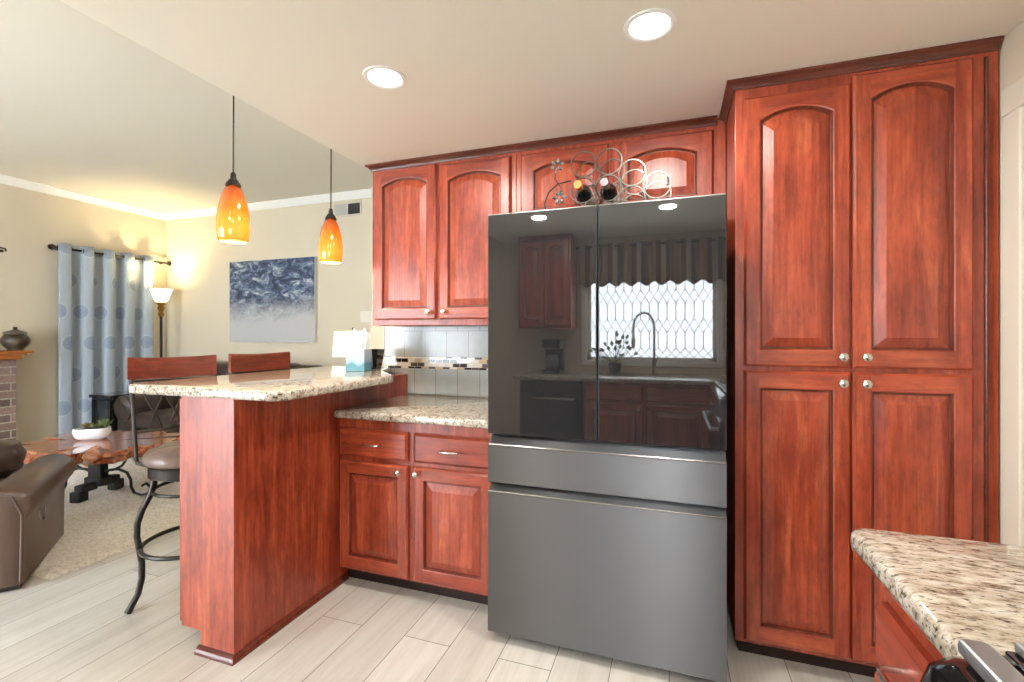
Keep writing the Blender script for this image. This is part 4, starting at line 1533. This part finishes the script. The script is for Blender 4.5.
B().lathe([(0.01, 0), (0.09, 0), (0.122, 0.02), (0.138, 0.06), (0.134, 0.090), (0.127, 0.092), (0.120, 0.078), (0.01, 0.076)], (0, 0, 0), 48, fn=lobes).obj('bowl', 'white_ceramic', t, smooth=True)
B().lathe([(0.01, 0.074), (0.118, 0.074), (0.112, 0.082), (0.01, 0.084)], (0, 0, 0), 36, fn=lobes).obj('soil', 'soil', t, smooth=True)


def succulent(x, y, r, n, mat, tall):
    s = B()
    for layer in range(3):
        for k in range(n):
            a = 2 * math.pi * (k + 0.5 * layer) / n
            el = R(18 + 24 * layer + tall)
            L = r * (1 - 0.22 * layer)
            d = Vector((math.cos(a) * math.cos(el), math.sin(a) * math.cos(el), math.sin(el)))
            sd_ = Vector((-math.sin(a), math.cos(a), 0))
            up = d.cross(sd_) * -1
            c0 = Vector((x, y, 0.083))
            p = [c0 + d * L * 0.05, c0 + d * L * 0.55 + sd_ * L * 0.2, c0 + d * L, c0 + d * L * 0.55 - sd_ * L * 0.2]
            vv = [s.bm.verts.new(q_) for q_ in p]
            tp = s.bm.verts.new(c0 + d * L * 0.5 + up * L * 0.09)
            bt = s.bm.verts.new(c0 + d * L * 0.5 - up * L * 0.09)
            for i in range(4):
                s.bm.faces.new((vv[i], vv[(i + 1) % 4], tp))
                s.bm.faces.new((vv[(i + 1) % 4], vv[i], bt))
    s.obj('succulent', mat, t)


succulent(-0.07, 0.0, 0.07, 8, 'leaf_red', 18)
succulent(0.03, -0.02, 0.06, 7, 'leaf', 5)
succulent(0.085, 0.03, 0.10, 6, 'leaf', 26)
succulent(0.0, 0.06, 0.06, 7, 'leaf_red', 8)

# brown leather recliner in the left foreground
t = thing('recliner', 'brown leather recliner with rolled arm at the left edge beside the shag rug', 'recliner', (-3.06, 1.412, 0), 140.8)
a = B()
bm = bmesh.new()
prof = [(0.012, 0.03), (0.012, 0.34), (-0.016, 0.385), (-0.024, 0.425), (-0.004, 0.470), (0.040, 0.502), (0.10, 0.514), (0.155, 0.502), (0.195, 0.470), (0.20, 0.41), (0.195, 0.03)]
prof_in = [(0.105 + (y - 0.105) * 0.86, 0.03 + (z - 0.03) * 0.972) for y, z in prof]
xs = [(0.0, prof_in), (0.014, prof), (0.70, prof), (0.74, prof_in)]
rings = [[bm.verts.new((x + (0.135 * max(0.0, min(1.0, (z - 0.32) / 0.12)) if x > 0.5 else 0), y, z)) for y, z in pr] for x, pr in xs]
n = len(prof)
for i in range(len(rings) - 1):
    for k in range(n):
        bm.faces.new((rings[i][k], rings[i][(k + 1) % n], rings[i + 1][(k + 1) % n], rings[i + 1][k]))
bm.faces.new(rings[0][::-1])
bm.faces.new(rings[-1])
a.merge(bm)
a.obj('arm', 'leather', t, smooth=True, angle=50)
B().tube([(-0.002, 0.02, 0.05), (-0.002, 0.015, 0.38), (-0.002, 0.05, 0.475), (-0.002, 0.105, 0.498), (-0.002, 0.15, 0.478), (-0.002, 0.185, 0.41)], 0.006, 8).obj('arm_piping', 'leather', t, smooth=True)
B().box(0.02, 0.72, 0.20, 0.86, 0.06, 0.30, 0.03, 3).obj('base', 'leather', t, smooth=True)
B().box(0.16, 0.80, 0.205, 0.855, 0.27, 0.42, 0.06, 4).obj('seat_cushion', 'leather', t, smooth=True)
B().box(-0.08, 0.20, 0.205, 0.855, 0.30, 0.98, 0.09, 4).obj('backrest', 'leather', t, smooth=True)
B().box(0.0, 0.72, 0.86, 1.06, 0.03, 0.51, 0.06, 4).obj('arm', 'leather', t, smooth=True)
h_ = B()
h_.lathe([(0.004, 0.004), (0.036, 0.004), (0.046, -0.004), (0.05, 0.006)], (0, 0, 0), 24, axis='y')
ho = h_.obj('lever_cup', 'steel_edge', t, smooth=True, loc=(0.30, 0.011, 0.315))
ho.scale = (1.25, 1, 1.35)
B().box(0.03, 0.68, 0.03, 0.18, 0.0, 0.032).obj('plinth', 'black', t)
t = thing('throw_cushion', 'puffy dark brown leather cushion lying on the recliner seat', 'cushion', (-3.83, 1.59, 0.422), 140.8)
c_ = B()
bmesh.ops.create_uvsphere(c_.bm, u_segments=32, v_segments=18, radius=1.0)
for v in c_.bm.verts:
    x, y, z = v.co
    e = 0.45
    v.co = Vector((math.copysign(abs(x) ** 0.5, x) * 0.12 * (1 + 0.04 * math.sin(11 * z)), math.copysign(abs(y) ** 0.5, y) * 0.15 * (1 + 0.05 * math.sin(9 * z + 3 * x)), 0.112 + math.copysign(abs(z) ** 0.8, z) * 0.110 + 0.010 * math.sin(14 * y + 6 * x) * (1 - z * z)))
c_.obj('cushion_cover', 'leather_puffy', t, smooth=True)

# fireplace, mantel and urn on the left wall
t = thing('fireplace', 'brick fireplace with oak mantel shelf at the left edge', 'fireplace', (XL, 0, 0))
b = B()
b.box(0.001, 0.21, 2.25, 2.665, 0, 1.045).box(0.001, 0.21, 1.0, 1.40, 0, 1.045).box(0.001, 0.21, 1.40, 2.25, 0.72, 1.045)
b.obj('brick_surround', 'brick', t)
B().box(0.001, 0.03, 1.40, 2.25, 0, 0.72).obj('firebox', 'black', t)
mz = B()
mz.box(0.001, 0.25, 0.95, 2.69, 1.045, 1.0849, 0.006)
mz.box(0.001, 0.285, 0.92, 2.715, 1.085, 1.1049, 0.006)
mz.box(0.001, 0.32, 0.88, 2.745, 1.105, 1.13, 0.006)
mz.obj('mantel', 'oak', t)
t = thing('urn', 'dark bronze lidded urn standing on the oak mantel', 'urn', (XL + 0.19, 2.665, 1.1305))
B().lathe([(0.01, 0), (0.062, 0), (0.058, 0.012), (0.080, 0.035), (0.102, 0.075), (0.105, 0.10), (0.088, 0.135), (0.075, 0.15), (0.084, 0.158), (0.08, 0.163), (0.01, 0.163)], (0, 0, 0), 28).obj('urn_body', 'bronze_pot', t, smooth=True)
B().lathe([(0.086, 0.164), (0.086, 0.170), (0.060, 0.185), (0.025, 0.195), (0.012, 0.202), (0.018, 0.214), (0.012, 0.224), (0.003, 0.226)], (0, 0, 0), 28).obj('lid', 'bronze_pot', t, smooth=True)
t = thing('wall_bracket', 'dark iron ornament on the wall above the mantel at the left edge', 'wall ornament', (XL, 2.46, 2.09))
B().box(0.001, 0.015, -0.22, 0.20, -0.012, 0.012, 0.004).obj('bar', 'iron', t)
B().tube([(0.012, 0.13, 0.0), (0.03, 0.17, 0.03), (0.03, 0.205, 0.025), (0.03, 0.21, 0.0)], 0.008, 8).obj('curl', 'iron', t, smooth=True)

# ---------------------------------------------------------------- the sink side, seen mirrored in the refrigerator
SF = -0.565
t = thing('base_cabinet', 'red cherry sink cabinets under the leaded window, mirrored dark in the refrigerator doors', 'cabinet', (0.30, SF, 0), 180)
B().box(0, 1.05, 0, 0.60, 0.09, 0.862, 0.002).obj('carcass', 'wood_v', t)
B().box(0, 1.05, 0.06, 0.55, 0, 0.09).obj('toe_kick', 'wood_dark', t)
drawer_front(t, 0.02, 0.51, 0.70, 0.84, False, name='false_front')
drawer_front(t, 0.54, 1.03, 0.70, 0.84, False, name='false_front')
panel_door(t, 0.02, 0.51, 0.10, 0.68, 0, knob=(0.48, 0.64))
panel_door(t, 0.54, 1.03, 0.10, 0.68, 0, knob=(0.57, 0.64))
t = thing('dishwasher', 'dark navy dishwasher mirrored in the left refrigerator door', 'dishwasher', (-0.755, SF, 0), 180)
B().box(0, 0.60, 0.0, 0.58, 0.02, 0.860, 0.004).obj('body', 'black', t)
B().box(0.005, 0.595, -0.022, 0.0, 0.10, 0.74, 0.004).obj('door', 'navy', t)
B().box(0.005, 0.595, -0.020, 0.0, 0.75, 0.855, 0.004).obj('control_panel', 'navy', t)
B().tube([(0.08, -0.02, 0.70), (0.08, -0.05, 0.70), (0.52, -0.05, 0.70), (0.52, -0.02, 0.70)], 0.009, 8).obj('handle', 'steel_edge', t, smooth=True)
o = B().box(-1.42, 1.046, YS + 0.004, SF + 0.035, 0.863, 0.90, 0.010, 2).obj('countertop', 'granite', smooth=True)
tag(o, 'granite sink counter below the leaded window, mirrored in the refrigerator', 'countertop')
t = thing('wall_cabinet', 'red cherry wall cabinet left of the sink window, mirrored in the left refrigerator door', 'cabinet', (-0.93, -0.87, 0), 180)
B().box(0, 0.54, 0, 0.305, 1.345, CZ - 0.002, 0.002).obj('carcass', 'wood_v', t)
panel_door(t, 0.02, 0.265, 1.37, 2.22, 0.03, knob=(0.235, 1.41))
panel_door(t, 0.275, 0.52, 1.37, 2.22, 0.03, knob=(0.305, 1.41))
t = thing('faucet', 'tall spring kitchen faucet at the sink, mirrored against the window', 'faucet', (-0.16, -1.04, 0.9005), 70)
fp = [(0, 0, 0.0), (0, 0, 0.45)] + [(0, 0.10 - 0.10 * math.cos(R(k * 18)), 0.45 + 0.14 * math.sin(R(k * 18))) for k in range(1, 11)] + [(0, 0.20, 0.36)]
B().tube(fp, 0.012, 10).obj('spout', 'chrome', t, smooth=True)
B().lathe([(0.004, 0), (0.028, 0), (0.028, 0.01), (0.02, 0.03), (0.018, 0.14), (0.004, 0.14)], (0, 0, 0), 16).obj('base', 'chrome', t, smooth=True)
B().lathe([(0.004, 0.25), (0.018, 0.25), (0.02, 0.33), (0.013, 0.37), (0.004, 0.37)], (0, 0.20, 0), 16).obj('spray_head', 'chrome', t, smooth=True)
B().tube([(0.018, 0, 0.10), (0.06, 0, 0.13), (0.09, 0, 0.16)], 0.006, 8).obj('lever', 'chrome', t, smooth=True)
t = thing('valance', 'gathered striped valance over the sink window, mirrored in the refrigerator', 'valance', (0, YS + 0.05, 0))
vb = B()
bm = vb.bm
uvl = bm.loops.layers.uv.new('UVMap')
prevc = None
for i in range(121):
    u = i / 120
    x = -0.90 + u * 1.37
    y = 0.035 + 0.022 * math.sin(u * 60) + 0.006 * math.sin(u * 23)
    zlow = 1.775 + 0.018 * math.sin(u * 60 + 0.7)
    cur_ = [(bm.verts.new((x, y * k_, z_)), u, z_) for k_, z_ in ((0.7, 2.19), (1.0, 2.1), (1.15, 1.95), (1.2, zlow))]
    if prevc:
        for j in range(3):
            q = (prevc[j], cur_[j], cur_[j + 1], prevc[j + 1])
            f = bm.faces.new([a_[0] for a_ in q])
            for lp, a_ in zip(f.loops, q):
                lp[uvl].uv = (a_[1], a_[2])
    prevc = cur_
vo_ = vb.obj('gathered_cloth', 'valance', t, smooth=True, angle=80)
sd = vo_.modifiers.new('thickness', 'SOLIDIFY')
sd.thickness = 0.003
B().tube([(-0.93, 0.02, 2.165), (0.50, 0.02, 2.165)], 0.010, 8).obj('rod', 'iron', t, smooth=True)
t = thing('coffee_maker', 'black coffee maker on the sink counter, mirrored in the left refrigerator door', 'coffee maker', (-1.12, -0.93, 0.9005), 180)
c_ = B()
c_.box(-0.09, 0.09, -0.13, 0.11, 0, 0.035, 0.008).box(-0.09, 0.09, 0.02, 0.11, 0.03, 0.33, 0.010).box(-0.09, 0.09, -0.12, 0.11, 0.24, 0.335, 0.015)
c_.obj('housing', 'black', t)
B().lathe([(0.01, 0.036), (0.055, 0.036), (0.066, 0.08), (0.06, 0.15), (0.045, 0.175), (0.05, 0.185), (0.01, 0.185)], (0, -0.055, 0), 20).obj('carafe', 'black_gloss', t, smooth=True)
t = thing('potted_plant', 'small leafy plant on the sink counter, mirrored dark against the window', 'plant', (-0.53, -1.05, 0.9005))
B().lathe([(0.01, 0), (0.05, 0), (0.066, 0.10), (0.06, 0.105), (0.055, 0.09), (0.01, 0.088)], (0, 0, 0), 20).obj('pot', 'bronze_pot', t, smooth=True)
lv = B()
random.seed(21)
for k in range(26):
    a_ = random.uniform(0, 2 * math.pi)
    el = random.uniform(0.3, 1.35)
    L = random.uniform(0.10, 0.30)
    d = Vector((math.cos(a_) * math.cos(el) * 0.8, math.sin(a_) * math.cos(el) * 0.35, math.sin(el)))
    sd_ = d.cross(Vector((0, 1, 0.2))).normalized()
    c0 = Vector((0, 0, 0.09))
    nrm = d.cross(sd_) * 0.006
    lv.tube([c0, c0 + d * L], 0.0022, 5)
    e_ = c0 + d * L
    vv = [lv.bm.verts.new(p) for p in (e_, e_ + d * 0.03 + sd_ * 0.018, e_ + d * 0.065, e_ + d * 0.03 - sd_ * 0.018)]
    tp = lv.bm.verts.new(e_ + d * 0.03 + nrm)
    bt = lv.bm.verts.new(e_ + d * 0.03 - nrm)
    for i in range(4):
        lv.bm.faces.new((vv[i], vv[(i + 1) % 4], tp))
        lv.bm.faces.new((vv[(i + 1) % 4], vv[i], bt))
lv.obj('foliage', 'leaf', t)
